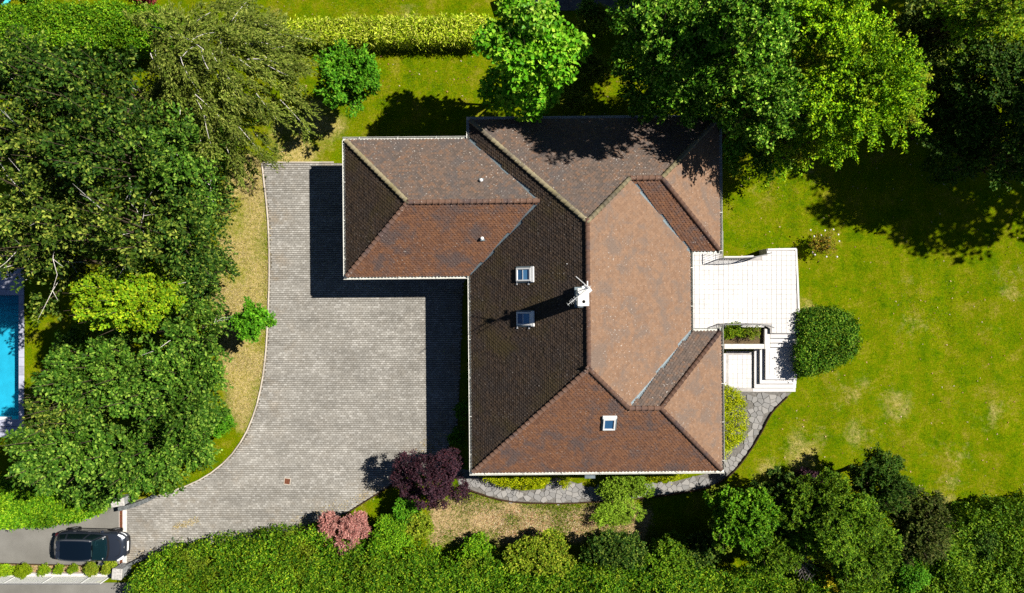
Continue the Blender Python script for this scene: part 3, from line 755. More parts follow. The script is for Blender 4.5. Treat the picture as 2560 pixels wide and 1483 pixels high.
# gutters: U-shaped troughs
def gutter(a, b, nrm, c0=0, c1=0):
    a = Vector((a[0], a[1])); b = Vector((b[0], b[1])); d = (b - a).normalized(); n_ = Vector(nrm)
    a2 = a - d * c0; b2 = b + d * c1; m = MB()
    prof = [(0.0, -0.02), (0.0, -0.13), (0.05, -0.15), (0.13, -0.14), (0.155, -0.10), (0.16, -0.02), (0.175, -0.015), (0.178, -0.10), (0.14, -0.165), (0.04, -0.17), (-0.012, -0.14), (-0.012, -0.02)]
    n0 = len(prof)
    for p in (a2, b2):
        for (q, z) in prof: m.v.append((p.x + n_.x * q, p.y + n_.y * q, ZE + z - 0.0))
    for i in range(n0): m.face((i, (i + 1) % n0, n0 + (i + 1) % n0, n0 + i))
    m.face(list(range(n0))); m.face(list(range(2 * n0 - 1, n0 - 1, -1)))
    g = m.build("gutter", M['gutter'], house)
    Lg = (b2 - a2).length; k = 0.9; br = MB()
    while k < Lg: 
        p = a2 + d * k; br.box((p.x + n_.x * 0.085, p.y + n_.y * 0.085, ZE - 0.006), (0.03 if abs(n_.y) > .5 else 0.185, 0.185 if abs(n_.y) > .5 else 0.03, 0.006)); k += 2.0
    br.build("gutter_bracket", M['gutter'], g)
X = 0.178
gutter((W_, N_), (E2, N_), (0, 1), X, X); gutter((E2, N_), (E2, NEy), (1, 0), 0, X); gutter((E1, NEy), (E2, NEy), (0, -1), -X, 0)
gutter((E1, NEy), (E1, SEy), (1, 0), 0, 0); gutter((E1, SEy), (E2, SEy), (0, 1), -X, 0); gutter((E2, SEy), (E2, S_), (1, 0), X, 0)
gutter((W_, S_), (E2, S_), (0, -1), X, X); gutter((W_, S_), (W_, GS), (-1, 0), 0, 0); gutter((GW, GS), (W_, GS), (0, -1), X, -X)
gutter((GW, GS), (GW, GN), (-1, 0), 0, 0); gutter((GW, GN), (W_, GN), (0, 1), X, -X); gutter((W_, GN), (W_, N_), (-1, 0), 0, 0)

# walls, openings
ins = 0.55
wall_poly = [(W_ + ins, N_ - ins), (E2 - ins, N_ - ins), (E2 - ins, NEy + ins), (E1 - ins, NEy + ins), (E1 - ins, SEy - ins), (E2 - ins, SEy - ins), (E2 - ins, S_ + ins), (W_ + ins, S_ + ins), (W_ + ins, GS + ins), (GW + ins, GS + ins), (GW + ins, GN - ins), (W_ + ins, GN - ins)]
m = MB(); m.prism(wall_poly, -0.1, ZE - 0.215); m.build("wall", M['wall'], house)
def window(c, w_, h_, axis_, z, name="window"):
    f = MB(); ax = (w_, 0.08, h_) if axis_ == 'y' else (0.08, w_, h_)
    f.box((c[0], c[1], z), ax); fr_ = f.build(name, M['whitemetal'], house)
    g = MB()
    for s_ in (-1, 1):
        off = s_ * w_ / 4
        cc = (c[0] + off, c[1], z) if axis_ == 'y' else (c[0], c[1] + off, z)
        dd = (w_ / 2 - 0.10, 0.10, h_ - 0.14) if axis_ == 'y' else (0.10, w_ / 2 - 0.10, h_ - 0.14)
        g = MB(); g.box(cc, dd); g.build("pane", M['glassdark'], fr_)
for y in (-7.0, -4.2, -1.2): window((W_ + ins, y), 1.2, 1.15, 'x', 1.6)
window((-5.2, GS + ins), 2.4, 2.1, 'y', 1.07, "garage_door")
for x in (0.5, 3.4, 7.6): window((x, S_ + ins), 1.3, 1.2, 'y', 1.6)
for x in (1.2, 5.2): window((x, N_ - ins), 1.3, 1.2, 'y', 1.6)
for y in (-4.6, 5.4): window((E2 - ins, y), 1.5, 1.2, 'x', 1.75)
for y in (-1.0, 0.2, 1.4): window((E1 - ins, y), 1.0, 1.6, 'x', 2.0, "glazed_door")
m = MB(); m.box((4.05, S_ - 0.25, 2.3), (0.55, 0.6, 0.12)); m.build("door_canopy", M['zinc'], house)

# skylights (local x = up-slope)
def skylight(x, y, e, u, blind, wd=0.66, ln=0.84):
    cs = math.sqrt(1 + SL * SL); z = ZE + SL * ((x - e[0]) * u[0] + (y - e[1]) * u[1])
    U = Vector((u[0] / cs, u[1] / cs, SL / cs)); Nn = Vector((-u[0] * SL / cs, -u[1] * SL / cs, 1 / cs)); A = Nn.cross(U)
    Mx = Matrix((U, A, Nn)).transposed().to_4x4(); Mx.translation = Vector((x, y, z))
    sk = bpy.data.objects.new("skylight", None); col.objects.link(sk); sk.parent = house; sk.matrix_local = Mx
    fl = MB(); fl.box((0.03, 0, 0.03), (ln + 0.14, wd + 0.16, 0.05)); fl.build("flashing", M['zinc'], sk)
    f = MB(); t_ = 0.075; zt = 0.085
    f.box((-ln / 2 + t_ / 2, 0, zt), (t_, wd, 0.11)); f.box((ln / 2 - t_ / 2 - 0.0, 0, zt + 0.002), (t_ * 1.3, wd, 0.11))
    for s_ in (-1, 1): f.box((0, s_ * (wd / 2 - t_ / 2), zt + 0.001), (ln - 2 * t_, t_, 0.108))
    f.build("frame", M['whitemetal'], sk, bevel=0.006)
    h = MB(); h.box((ln / 2 + 0.07, 0, 0.085), (0.16, wd + 0.10, 0.10)); h.build("hood", M['whitemetal'], sk, bevel=0.01)
    g = MB(); g.box((0, 0, 0.088), (ln - 2 * t_, wd - 2 * t_, 0.012)); g.build("pane", M['skyglass'], sk)
    if blind:
        g = MB(); g.box((ln * 0.16, 0, 0.096), (ln * 0.42, wd - 2.1 * t_, 0.008)); g.build("blind", M['blind'], sk)
        g = MB(); g.box((-ln * 0.06, 0, 0.100), (0.03, wd - 2.1 * t_, 0.02)); g.build("blind_bar", M['whitemetal'], sk)
        g = MB()
        for a in (-0.5 * ln, 0.30 * ln): g.box((a, -wd / 2 - 0.08, 0.05), (0.03, 0.16, 0.03)); g.box((a, -wd / 2 - 0.15, 0.055), (0.07, 0.05, 0.04))
        g.build("roof_hook", M['alu'], sk)
    return sk
def solve(px, py, e, u):      # ground position of a photographed point that lies on a slope
    h = 4.0
    for _ in range(30):
        q = S(px, py, h); h = ZE + SL * ((q[0] - e[0]) * u[0] + (q[1] - e[1]) * u[1])
    return S(px, py, h)
q = solve(1312, 687, (W_, 0), (1, 0)); skylight(q[0], q[1], (W_, 0), (1, 0), True)
q = solve(1312, 797, (W_, 0), (1, 0)); skylight(q[0], q[1], (W_, 0), (1, 0), True)
q = solve(1523, 1060, (0, S_), (0, 1)); skylight(q[0] - 0.07, q[1], (0, S_), (0, 1), False, 0.60, 0.74)

# small vents on the garage wing
for (px, py, e, u) in ((1206, 451, (0, GN), (0, -1)), (1207, 596, (0, GS), (0, 1)), (1418, 661, (W_, 0), (1, 0))):
    q = solve(px, py, e, u); big_ = px < 1300
    v = empty("roof_vent", (q[0], q[1], q[2])); v.parent = house
    m = MB(); m.tube([(0, 0, -0.05), (0, 0, 0.16 if big_ else 0.05)], 0.05 if big_ else 0.02, 10); m.build("pipe", M['whitemetal'], v, smooth=False)
    if big_:
        m = MB(); m.tube([(0, 0, 0.19), (0, 0, 0.22)], [0.085, 0.04], 10); m.build("cap", M['whitemetal'], v)
        m = MB(); m.box((0, 0, 0.015), (0.24, 0.24, 0.02)); m.build("flange", M['zinc'], v)

# chimney
ch = empty("chimney", (0, 0, 0)); ch.parent = house
cx_, cy_, zc = 3.22, -0.06, 7.75
m = MB(); m.box((cx_, cy_, 6.75), (0.44, 0.70, 1.9)); m.build("stack", M['chimney'], ch)
m = MB(); m.box((cx_, cy_, zc - 0.03), (0.52, 0.80, 0.09)); m.build("cap", M['chimney'], ch, bevel=0.01)
m = MB(); m.tube([(cx_ + 0.02, cy_ - 0.2, zc + 0.012), (cx_ + 0.02, cy_ - 0.2, zc + 0.02)], 0.075, 14); m.build("flue", M['soot'], ch)
m = MB(); m.box((cx_ + 0.06, cy_, 6.30), (0.66, 0.96, 0.22)); m.build("flashing", M['zinc'], ch)

# television antennas on the chimney: top-level thing
an = empty("tv_antenna", (cx_ + 0.1, cy_ + 0.42, 6.6)); tag(an, "white tv antenna cluster on a mast beside the white chimney", "antenna")
m = MB(); m.tube([(0, 0, -0.3), (0, 0, 2.4)], 0.018, 8); m.build("mast", M['alu'], an)
def yagi(z, ang, ln, ne, ew, name="boom"):
    d = Vector((math.cos(ang), math.sin(ang), 0)); s_ = Vector((-d.y, d.x, 0)); m = MB()
    m.tube([d * -ln * 0.15 + Vector((0, 0, z)), d * ln + Vector((0, 0, z))], 0.016, 6); b = m.build(name, M['alu'], an)
    for k in range(ne):
        c_ = d * (ln * (k / (ne - 1)) * 0.98) + Vector((0, 0, z + 0.018)); m = MB(); m.tube([c_ - s_ * ew * (1 - .3 * k / ne), c_ + s_ * ew * (1 - .3 * k / ne)], 0.0065, 4); m.build("element", M['alu'], b)
yagi(2.2, math.radians(219), 1.15, 9, 0.12)
yagi(1.7, math.radians(222), 0.9, 6, 0.14)
m = MB(); m.tube([(-0.52, 0.52, 2.05), (0.1, -0.02, 2.05)], 0.02, 6); m.build("boom", M['alu'], an)
m = MB(); m.box((-0.12, 0.02, 1.95), (0.17, 0.24, 0.05), math.radians(38)); m.build("reflector", M['whitemetal'], an)
m = MB(); m.box((0.08, -0.05, 1.75), (0.20, 0.26, 0.05), math.radians(35)); m.build("reflector", M['whitemetal'], an)
m = MB(); m.box((0.03, 0.22, 1.7), (0.05, 0.22, 0.05)); m.build("amplifier", M['whitemetal'], an)

# ------------------------------------------------------------------ terrace, stairs, planter
HD = 1.15
deck_poly = [(8.72, 2.80), (10.29, 2.80), (10.29, S(0, 578, HD)[1])] + SS([(1808, 578), (1808, 645), (1850, 645), (1885, 643), (1905, 639), (1917, 634), (1917, 622), (1992, 620.5), (1996, 700), (1999, 775), (1998, 834),
             (1926, 834), (1926, 822), (1913, 814), (1808, 814), (1808, 882)], HD) + [(10.29, S(0, 882, HD)[1]), (10.29, -2.42), (8.72, -2.42)]
ter = empty("terrace"); tag(ter, "raised white tiled terrace on the east side of the house with steps down", kind="structure")
m = MB(); m.prism(deck_poly, -0.05, HD - 0.012); m.build("terrace_base", M['grout'], ter)
ts = 0.264
tme = MB(); q = ts / 2 - 0.007
tme.add([(-q, -q, 0), (q, -q, 0), (q, q, 0), (-q, q, 0), (-q + .004, -q + .004, .014), (q - .004, -q + .004, .014), (q - .004, q - .004, .014), (-q + .004, q - .004, .014)], [(4, 5, 6, 7), (0, 1, 5, 4), (1, 2, 6, 5), (2, 3, 7, 6), (3, 0, 4, 7)])
tme = tme.mesh("floor_tile"); tme.materials.append(M['tile'])
def lay(poly, z, parent, limit, margin=0.0, eave=None, rot=0.0):
    xs = [p[0] for p in poly]; ys = [p[1] for p in poly]; c = []
    ctr = ((min(xs) + max(xs)) / 2, (min(ys) + max(ys)) / 2)
    nn = int(max(max(xs) - min(xs), max(ys) - min(ys)) / ts / 1.2) + 3
    I, J = np.meshgrid(np.arange(-nn, nn), np.arange(-nn, nn)); 
    X0 = ctr[0] + I * ts * math.cos(rot) - J * ts * math.sin(rot); Y0 = ctr[1] + I * ts * math.sin(rot) + J * ts * math.cos(rot)
    k = in_poly(X0, Y0, poly) & (dist_poly(X0, Y0, poly) > ts * 0.47)
    X0, Y0 = X0[k], Y0[k]; hidden = (X0 < 9.26 + 0.1) | ((X0 < 10.9) & ((Y0 > 2.5) | (Y0 < -2.0)))
    vis_ = np.where(~hidden)[0]; order = vis_[np.argsort(-np.hypot(X0[vis_] * 0 + (X0[vis_] - 11), Y0[vis_]) * -1)]
    first = order[:limit]; rest = list(order[limit:]) + list(np.where(hidden)[0])
    for i in first: link("floor_tile", tme, None, parent, (X0[i], Y0[i], z + random.uniform(-.001, .001)), (0, 0, rot))
    if len(rest):
        m = MB(); base_ = [v.co for v in tme.vertices]
        for i in rest: m.add([(X0[i] + v.x, Y0[i] + v.y, z + v.z) for v in base_], [(4, 5, 6, 7), (0, 1, 5, 4), (1, 2, 6, 5), (2, 3, 7, 6), (3, 0, 4, 7)])
        o = m.build("floor_tiles", M['tile'], parent); o["kind"] = "stuff"
    return len(first)
nt_ = lay(deck_poly, HD - 0.012, ter, 240)
# coping pieces round the deck edge
def coping(pts, w_, z, hgt, parent, name="coping_stone", step=0.9, mat=None):
    for a, b in zip(pts[:-1], pts[1:]):
        Lc = math.hypot(b[0] - a[0], b[1] - a[1]); k = max(1, round(Lc / step)); an_ = math.atan2(b[1] - a[1], b[0] - a[0])
        for i in range(k):
            t0 = (i + .5) / k; m = MB(); m.box((0, 0, 0), (Lc / k - 0.006, w_, hgt)); m.build(name, mat or M['step'], parent, (a[0] + (b[0] - a[0]) * t0, a[1] + (b[1] - a[1]) * t0, z)).rotation_euler = (0, 0, an_)
cp = SS([(1990, 622.5), (1994, 700), (1997, 775), (1996, 832)], HD); coping(cp, 0.10, HD + 0.0, 0.04, ter)
coping(SS([(1919, 624), (1990, 622.5)], HD), 0.10, HD + 0.001, 0.04, ter)
coping(SS([(1810, 643), (1850, 643), (1884, 641)], HD), 0.10, HD + 0.001, 0.04, ter)
coping(SS([(1810, 816), (1911, 816)], HD), 0.10, HD + 0.001, 0.04, ter)

st = empty("terrace_steps"); tag(st, "white stone steps going down from the terrace to the lower patio", kind="structure")
def step_box(x0, y0, x1, y1, z, e, name="step"):
    a = S(x0, y0, z); b = S(x1, y1, z); m = MB()
    m.box(((a[0] + b[0]) / 2, (a[1] + b[1]) / 2, z / 2 - 0.03 - e), (b[0] - a[0] - 0.02, a[1] - b[1] - 0.02, z - 0.04)); r_ = m.build(name, M['riser'], st)
    m = MB(); m.box(((a[0] + b[0]) / 2, (a[1] + b[1]) / 2, z - 0.02), (b[0] - a[0], a[1] - b[1], 0.04)); m.build("tread", M['step'], r_)
for i, (ya, yb, z) in enumerate(((834, 845, .987), (845, 857, .824), (857, 868, .661))): step_box(1926, ya - 1, 1996 - i, yb, z, 0)
step_box(1914, 867.5, 1992, 949, 0.50, 0)
step_box(1900, 866, 1991, 959.5, 0.335, 0); step_box(1886, 865, 1990, 970, 0.17, 0)
a = S(1815, 878, .04); b = S(1989, 979.5, .04); m = MB(); m.box(((a[0] + b[0]) / 2, (a[1] + b[1]) / 2, 0.005), (b[0] - a[0], a[1] - b[1], 0.052)); 
pt = m.build("patio_base", M['grout'], st)
pp = [(a[0], a[1]), (b[0], a[1]), (b[0], b[1]), (a[0], b[1])]
lay([(a[0], a[1]), (S(1884, 0, 0)[0], a[1]), (S(1884, 0, 0)[0], b[1] - 0.0), (a[0], b[1])], 0.031, st, 45)
x0l, y0l = S(1914, 867, .5)[:2]; x1l, y1l = S(1992, 949, .5)[:2]
lay([(x0l, y0l), (x1l, y0l), (x1l, y1l), (x0l, y1l)], 0.4985, st, 40)
m = MB(); c0 = S(1989, 0, .05)[0]; y_ = S(0, 975, .05)[1]; m.box((S(1935, 0, 0)[0], y_, 0.036), (c0 - S(1882, 0, 0)[0], 0.20, 0.012)); m.build("step", M['step'], st)
a = S(1772, 884, .2); b = S(1815, 978, .2); m = MB(); m.box(((a[0] + b[0]) / 2, (a[1] + b[1]) / 2, 0.09), (b[0] - a[0], a[1] - b[1], 0.2)); m.build("step", M['step'], st)

pl = empty("planter", S(1866, 842, .8)); tag(pl, "white walled planter box set in the terrace corner with leafy shrubs", "planter")
o0 = Vector(S(1866, 842, .8)); 
def pbox(x0, y0, x1, y1, z0, z1, name, mat, e=0.0):
    a = S(x0, y0, z1); b = S(x1, y1, z1); m = MB(); m.box(((a[0] + b[0]) / 2 - o0.x, (a[1] + b[1]) / 2 - o0.y, (z0 + z1) / 2 - o0.z), (b[0] - a[0] - e, a[1] - b[1] - e, z1 - z0)); m.build(name, mat, pl, bevel=0.008)
pbox(1911.5, 822, 1925, 872.5, 0, 1.0, "side_wall", M['whitestone']); pbox(1811, 860.5, 1911, 872.5, 0, 0.98, "front_wall", M['whitestone']); pbox(1809, 815, 1912, 861, 0, 0.78, "soil", M['soilm'])
m = MB(); m.prism([(p[0] - o0.x, p[1] - o0.y) for p in SS([(1806, 818), (1911, 818), (1911, 862), (1806, 862)], .8)], -0.05, -0.04)

def railing(pts, label, h0=HD, h1=2.08):
    root = empty("railing", (pts[0][0], pts[0][1], h0)); tag(root, label, "railing"); ox_, oy_ = pts[0][:2]
    m = MB()
    m.tube([(p[0] - ox_, p[1] - oy_, h1 - h0) for p in pts], 0.026, 6); m.build("top_rail", M['rail'], root)
    m = MB(); m.tube([(p[0] - ox_, p[1] - oy_, 0.10) for p in pts], 0.014, 5); m.build("bottom_rail", M['rail'], root)
    bm_ = MB(); bm_.tube([(0, 0, 0.0), (0, 0, h1 - h0 - 0.02)], 0.010, 5); bme = bm_.mesh("baluster"); bme.materials.append(M['rail'])
    for p in resample(pts, 0.13): link("baluster", bme, None, root, (p[0] - ox_, p[1] - oy_, 0))
    pm = MB(); pm.box((0, 0, (h1 - h0) / 2), (0.045, 0.045, h1 - h0)); pme = pm.mesh("post"); pme.materials.append(M['rail'])
    for p in resample(pts, 1.5): link("post", pme, None, root, (p[0] - ox_, p[1] - oy_, 0.0))
railing([(p[0], p[1]) for p in SS([(1806, 580), (1806, 645), (1850, 645), (1875, 644), (1896, 641), (1914, 637), (1929, 632)], 2.08)], "grey metal railing along the north side of the white terrace")
railing([(p[0], p[1]) for p in SS([(1808, 882), (1808, 812), (1860, 811), (1905, 811), (1920, 813), (1936, 820)], 2.08)], "grey metal railing between the white terrace and the planter")

# ------------------------------------------------------------------ gate pillars, fence, walls
def pillar(c, w_, d_, h_, rz, label):
    r = empty("gate_pillar", (c[0], c[1], 0), rz); tag(r, label, "gate pillar")
    m = MB(); m.box((0, 0, h_ / 2 - .05), (w_ - 0.06, d_ - 0.06, h_ - .02)); m.build("pier", M['granite'], r)
    m = MB(); m.box((0, 0, h_), (w_, d_, 0.10)); m.build("cap_stone", M['palestone'], r, bevel=0.015)
c = S(293, 1257, 1.0); pillar(c, 0.72, 0.44, 0.97, math.radians(8), "white stone gate pillar by the left hedge above the drain")
c = S(292, 1436, 1.0); pillar(c, 0.54, 0.60, 0.97, math.radians(-5), "weathered white gate pillar at the end of the mesh fence")
gw = empty("granite_wall"); tag(gw, "low curved granite wall running from the gate pillar to the kerb", "wall")
wl = smooth_line(SS([(306, 1268), (335, 1262), (360, 1254), (382, 1243)], 0.4), 3)
for i, (a, b) in enumerate(zip(wl[:-1], wl[1:])):
    Lw = math.hypot(b[0] - a[0], b[1] - a[1]); h_ = 0.85 - 0.72 * (i / (len(wl) - 1)); m = MB(); m.box((0, 0, h_ / 2), (Lw + 0.0, 0.22, h_)); m.build("block", M['darkgranite'], gw, ((a[0] + b[0]) / 2, (a[1] + b[1]) / 2, 0), bevel=0.01).rotation_euler = (0, 0, math.atan2(b[1] - a[1], b[0] - a[0]))
gw2 = empty("retaining_wall"); tag(gw2, "dark low wall edging the bottom hedge beside the car", "wall")
wl = smooth_line(PP([(268, 1402), (300, 1396), (335, 1380), (365, 1366), (392, 1357)]), 2)
for a, b in zip(wl[:-1], wl[1:]):
    Lw = math.hypot(b[0] - a[0], b[1] - a[1]); m = MB(); m.box((0, 0, 0.2), (Lw, 0.16, 0.45)); m.build("block", M['darkgranite'], gw2, ((a[0] + b[0]) / 2, (a[1] + b[1]) / 2, 0), bevel=0.01).rotation_euler = (0, 0, math.atan2(b[1] - a[1], b[0] - a[0]))
# white coping + mesh fence
fw = empty("fence"); tag(fw, "low white mesh fence on a white kerb between planted strip and street", "fence")
a = S(-60, 1437, .2); b = S(278, 1438, .2); ang = math.atan2(b[1] - a[1], b[0] - a[0])
nb = 8
for i in range(nb):
    t0 = (i + .5) / nb; m = MB(); m.box((0, 0, 0.08), (math.hypot(b[0] - a[0], b[1] - a[1]) / nb - 0.01, 0.16, 0.26)); m.build("kerb_stone", M['whitestone'], fw, (a[0] + (b[0] - a[0]) * t0, a[1] + (b[1] - a[1]) * t0, 0)).rotation_euler = (0, 0, ang)
fh = 1.05; fxs = [S(x, 0, .2)[0] for x in (-58, 40, 134, 228)]; fyf = S(0, 1441, .2)[1]
for x in fxs + [S(276, 0, .2)[0]]:
    m = MB(); m.box((0, 0, fh / 2), (0.055, 0.055, fh)); m.build("post", M['whitemetal'], fw, (x, fyf, 0.2))
x0, x1 = fxs[0], S(278, 0, .2)[0]
m = MB(); m.box(((x0 + x1) / 2, fyf, 0.2 + fh), (x1 - x0, 0.045, 0.035)); m.build("top_rail", M['rail'], fw)
m = MB()
for k in range(int((x1 - x0) / 0.055)): m.box((x0 + k * 0.055, fyf, 0.2 + fh / 2), (0.007, 0.007, fh))
o = m.build("mesh_wires", M['whitemetal'], fw); o["kind"] = "stuff"
m = MB()
for k in range(int(fh / 0.055)): m.box(((x0 + x1) / 2, fyf + 0.006, 0.24 + k * 0.055), (x1 - x0, 0.006, 0.007))
o = m.build("cross_wires", M['whitemetal'], fw); o["kind"] = "stuff"

# trampoline in the corner, stone post behind the big-leaved tree
q = P(-22, -22, 0.8); tr = empty("trampoline", (q[0], q[1], 0)); tag(tr, "round trampoline with a turquoise rim cut by the top left corner", "trampoline")
m = MB(); R0 = 1.05
for k in range(32):
    a0, a1 = 2 * math.pi * k / 32, 2 * math.pi * (k + 1) / 32
    m.add([(r_ * math.cos(a_), r_ * math.sin(a_), z) for a_ in (a0, a1) for (r_, z) in ((R0 - .13, .80), (R0 + .12, .80), (R0 + .12, .76), (R0 - .13, .76))], [(0, 1, 5, 4), (1, 2, 6, 5), (2, 3, 7, 6), (3, 0, 4, 7)])
m.build("rim_pad", simple("turquoise_pad", (0.10, 0.62, 0.62), 0.5), tr)
m = MB(); m.tube([(0, 0, .765), (0, 0, .775)], R0 - .12, 32); m.build("mat", M['soot'], tr)
for k in range(6):
    a_ = k * math.pi / 3; m = MB(); m.tube([((R0) * math.cos(a_), (R0) * math.sin(a_), 0), ((R0) * math.cos(a_), (R0) * math.sin(a_), .78)], 0.025, 6); m.build("leg", M['alu'], tr)
q = P(1243, 2, .6); r_ = empty("boundary_stone", (q[0], q[1], 0)); tag(r_, "pale weathered stone post behind the bright big-leaved tree", "stone post")
m = MB(); m.box((0, 0, .3), (.42, .9, .7), .3); m.build("stone", M['granite'], r_, bevel=.03); m = MB(); m.box((0.32, -.15, .25), (.25, .6, .5), .1); m.build("stone", M['whitestone'], r_, bevel=.03)

# ------------------------------------------------------------------ parked car (local x forward, y left, z up)
def car_paint(name, c, rough=0.22):
    t = NT(name, rough, 0.5); t.color(c); t.b.inputs["Coat Weight"].default_value = 0.8; t.b.inputs["Coat Roughness"].default_value = 0.06; t.b.inputs["Metallic"].default_value = 0.35; return t.m
M['paint'] = car_paint("car_paint_dark_blue", (0.030, 0.038, 0.056))
M['carblack'] = simple("black_plastic", (0.012, 0.012, 0.013), 0.6, 0.3, var=0.1)
M['carroof'] = car_paint("car_roof_glass", (0.004, 0.010, 0.020), 0.08)
t = NT("car_windscreen", 0.05, 0.7); t.color((0.006, 0.028, 0.036))
tp = t.n("ShaderNodeBsdfTransparent"); tp.inputs[0].default_value = (0.35, 0.58, 0.62, 1); mx = t.n("ShaderNodeMixShader"); mx.inputs[0].default_value = 0.42
t.l(tp.outputs[0], mx.inputs[1]); t.l(t.b.outputs[0], mx.inputs[2]); t.l(mx.outputs[0], t.t.nodes["Material Output"].inputs["Surface"]); M['screen'] = t.m
t = NT("car_side_glass", 0.06, 0.6); t.color((0.004, 0.010, 0.012)); M['sideglass'] = t.m
M['tyre'] = simple("tyre_rubber", (0.012, 0.012, 0.012), 0.9, 0.15, var=0.1)
M['rim'] = simple("wheel_rim", (0.30, 0.30, 0.31), 0.35, 0.5, metal=0.7, var=0.1)
M['lamp'] = simple("lamp_glass", (0.75, 0.78, 0.80), 0.12, 0.7, var=0.05)
M['redlamp'] = simple("tail_lamp", (0.05, 0.008, 0.01), 0.2, 0.5, var=0.05)
M['plate'] = simple("plate_white", (0.8, 0.8, 0.8), 0.4, 0.4, var=0.02)
M['interior'] = simple("car_seat", (0.16, 0.17, 0.17), 0.7, 0.3, var=0.2)
cc = S(235.0, 1362, 0.5)
car = empty("parked_car", (cc[0], cc[1] + 0.02, 0.035), math.radians(-1.5)); car.scale = (.91, .95, .95); tag(car, "dark blue estate car with a glossy roof parked on the asphalt lane", "car")
xs = [-2.12, -2.06, -1.90, -1.60, -1.30, -0.9, -0.4, 0.2, 0.7, 1.05, 1.35, 1.62, 1.84, 1.98, 2.07, 2.12]
ws = [0.50, 0.68, 0.79, 0.845, 0.865, 0.865, 0.86, 0.86, 0.86, 0.86, 0.855, 0.835, 0.78, 0.68, 0.54, 0.36]
zs = [0.84, 0.92, 0.98, 1.00, 1.00, 0.99, 0.98, 0.97, 0.96, 0.94, 0.92, 0.89, 0.85, 0.79, 0.72, 0.62]   # shoulder height
zc_ = [0.86, 0.95, 1.02, 1.04, 1.04, 1.03, 1.03, 1.03, 1.04, 1.05, 1.035, 1.00, 0.95, 0.88, 0.79, 0.66]  # centre line
wheels_x = (-1.27, 1.28)
rings = []
for x, w, z, zc1 in zip(xs, ws, zs, zc_):
    k = max([max(0, 1 - abs(x - wx) / 0.46) for wx in wheels_x]); arch = 0.30 + (0.36 * (1 - (1 - min(1, k * 1.6)) ** 2) if k > 0 else 0)
    half = [(w * 0.80, 0.20 if k == 0 else 0.32), (w * 0.97, arch), (w * 1.0 + (0.02 if k > 0.2 else 0), max(0.55, arch + 0.03)), (w * 0.985, z * 0.82), (w * 0.93, z - 0.02), (w * 0.86, z + 0.012), (w * 0.55, zc1 - 0.012), (w * 0.28, zc1 - 0.003)]
    ring = [(x, y, zz) for y, zz in half] + [(x, 0, zc1)] + [(x, -y, zz) for y, zz in reversed(half)]
    rings.append(ring)
def loft(rings, close=False, ends=True):
    m = MB(); n = len(rings[0])
    for r in rings: m.v += r
    for i in range(len(rings) - 1):
        for k in range(n - 1): m.face((i * n + k, i * n + k + 1, (i + 1) * n + k + 1, (i + 1) * n + k))
        if close: m.face((i * n + n - 1, i * n, (i + 1) * n, (i + 1) * n + n - 1))
    if ends: m.face(list(range(n))[::-1]); m.face([(len(rings) - 1) * n + k for k in range(n)])
    return m
body = loft(rings, close=True)
bo = body.build("body", M['paint'], car, smooth=True); sb = bo.modifiers.new("sub", 'SUBSURF'); sb.levels = 1; sb.render_levels = 2
# greenhouse
def cabin(e=0.0):
    st = [(-1.98, .60, .98, -1.70, .50, 1.40), (-1.80, .72, 1.0, -1.50, .565, 1.47), (-1.3, .775, 1.01, -1.1, .60, 1.51), (-0.6, .785, 1.0, -.55, .615, 1.535), (0.1, .785, .99, -.05, .61, 1.52), (0.65, .77, .98, .28, .575, 1.475), (1.02, .70, .99, .45, .53, 1.44)]
    return st
st_ = cabin()
rg = []
for (xb, wb, zb, xr, wr, zr_) in st_:
    rg.append([(xb, wb, zb - 0.03), ((xb + xr) / 2, (wb + wr) / 2 + .025, (zb + zr_) / 2 + 0.01), (xr, wr, zr_ - .02), (xr, wr * .93, zr_ + .012), (xr, wr * .5, zr_ + .035), (xr, 0, zr_ + .042),
               (xr, -wr * .5, zr_ + .035), (xr, -wr * .93, zr_ + .012), (xr, -wr, zr_ - .02), ((xb + xr) / 2, -(wb + wr) / 2 - .025, (zb + zr_) / 2 + 0.01), (xb, -wb, zb - .03)])
cabm = loft(rg, ends=False); cabm.face(list(range(11))[::-1]); co = cabm.build("cabin", M['paint'], car, smooth=True)
# roof panel and rails
rp = MB(); n0 = 7; grid = []
for i, (xb, wb, zb, xr, wr, zr_) in enumerate(st_[1:]):
    for s_ in (-.86, -.5, 0, .5, .86): grid.append((xr + (0.0 if i else 0.08), wr * s_, zr_ + 0.050 - abs(s_) ** 2 * 0.03))
rp.v = grid
for i in range(len(st_) - 2):
    for k in range(4): rp.face((i * 5 + k, i * 5 + k + 1, (i + 1) * 5 + k + 1, (i + 1) * 5 + k))
o = rp.build("roof_panel", M['carroof'], car, smooth=True)
for s_ in (-1, 1):
    m = MB(); m.tube([(r_[3] + .02, s_ * r_[4] * .98, r_[5] + 0.045) for r_ in st_[1:]], 0.017, 6); m.build("roof_rail", M['rim'], car, smooth=True)
m = MB(); m.box((.86, 0, 1.07), (.34, 1.22, .09)); m.build("dashboard", M['carblack'], car, bevel=.03)
for s_ in (-1, 1):
    m = MB(); m.box((.18, s_ * .33, 1.14), (.14, .40, .22)); st2 = m.build("seat", M['interior'], car, bevel=.04); m = MB(); m.box((.14, s_ * .33, 1.32), (.09, .22, .13)); m.build("headrest", M['interior'], st2, bevel=.03)
m = MB(); m.tube([(.58 + .02 * math.cos(a_), .33 + .17 * math.cos(a_), 1.17 + .15 * math.sin(a_)) for a_ in [k_ * math.pi / 8 for k_ in range(17)]], .016, 5); m.build("steering_wheel", M['interior'], car)
m = MB(); m.box((.62, 0, 1.36), (.04, .20, .07)); m.build("rear_view_mirror", M['carblack'], car)
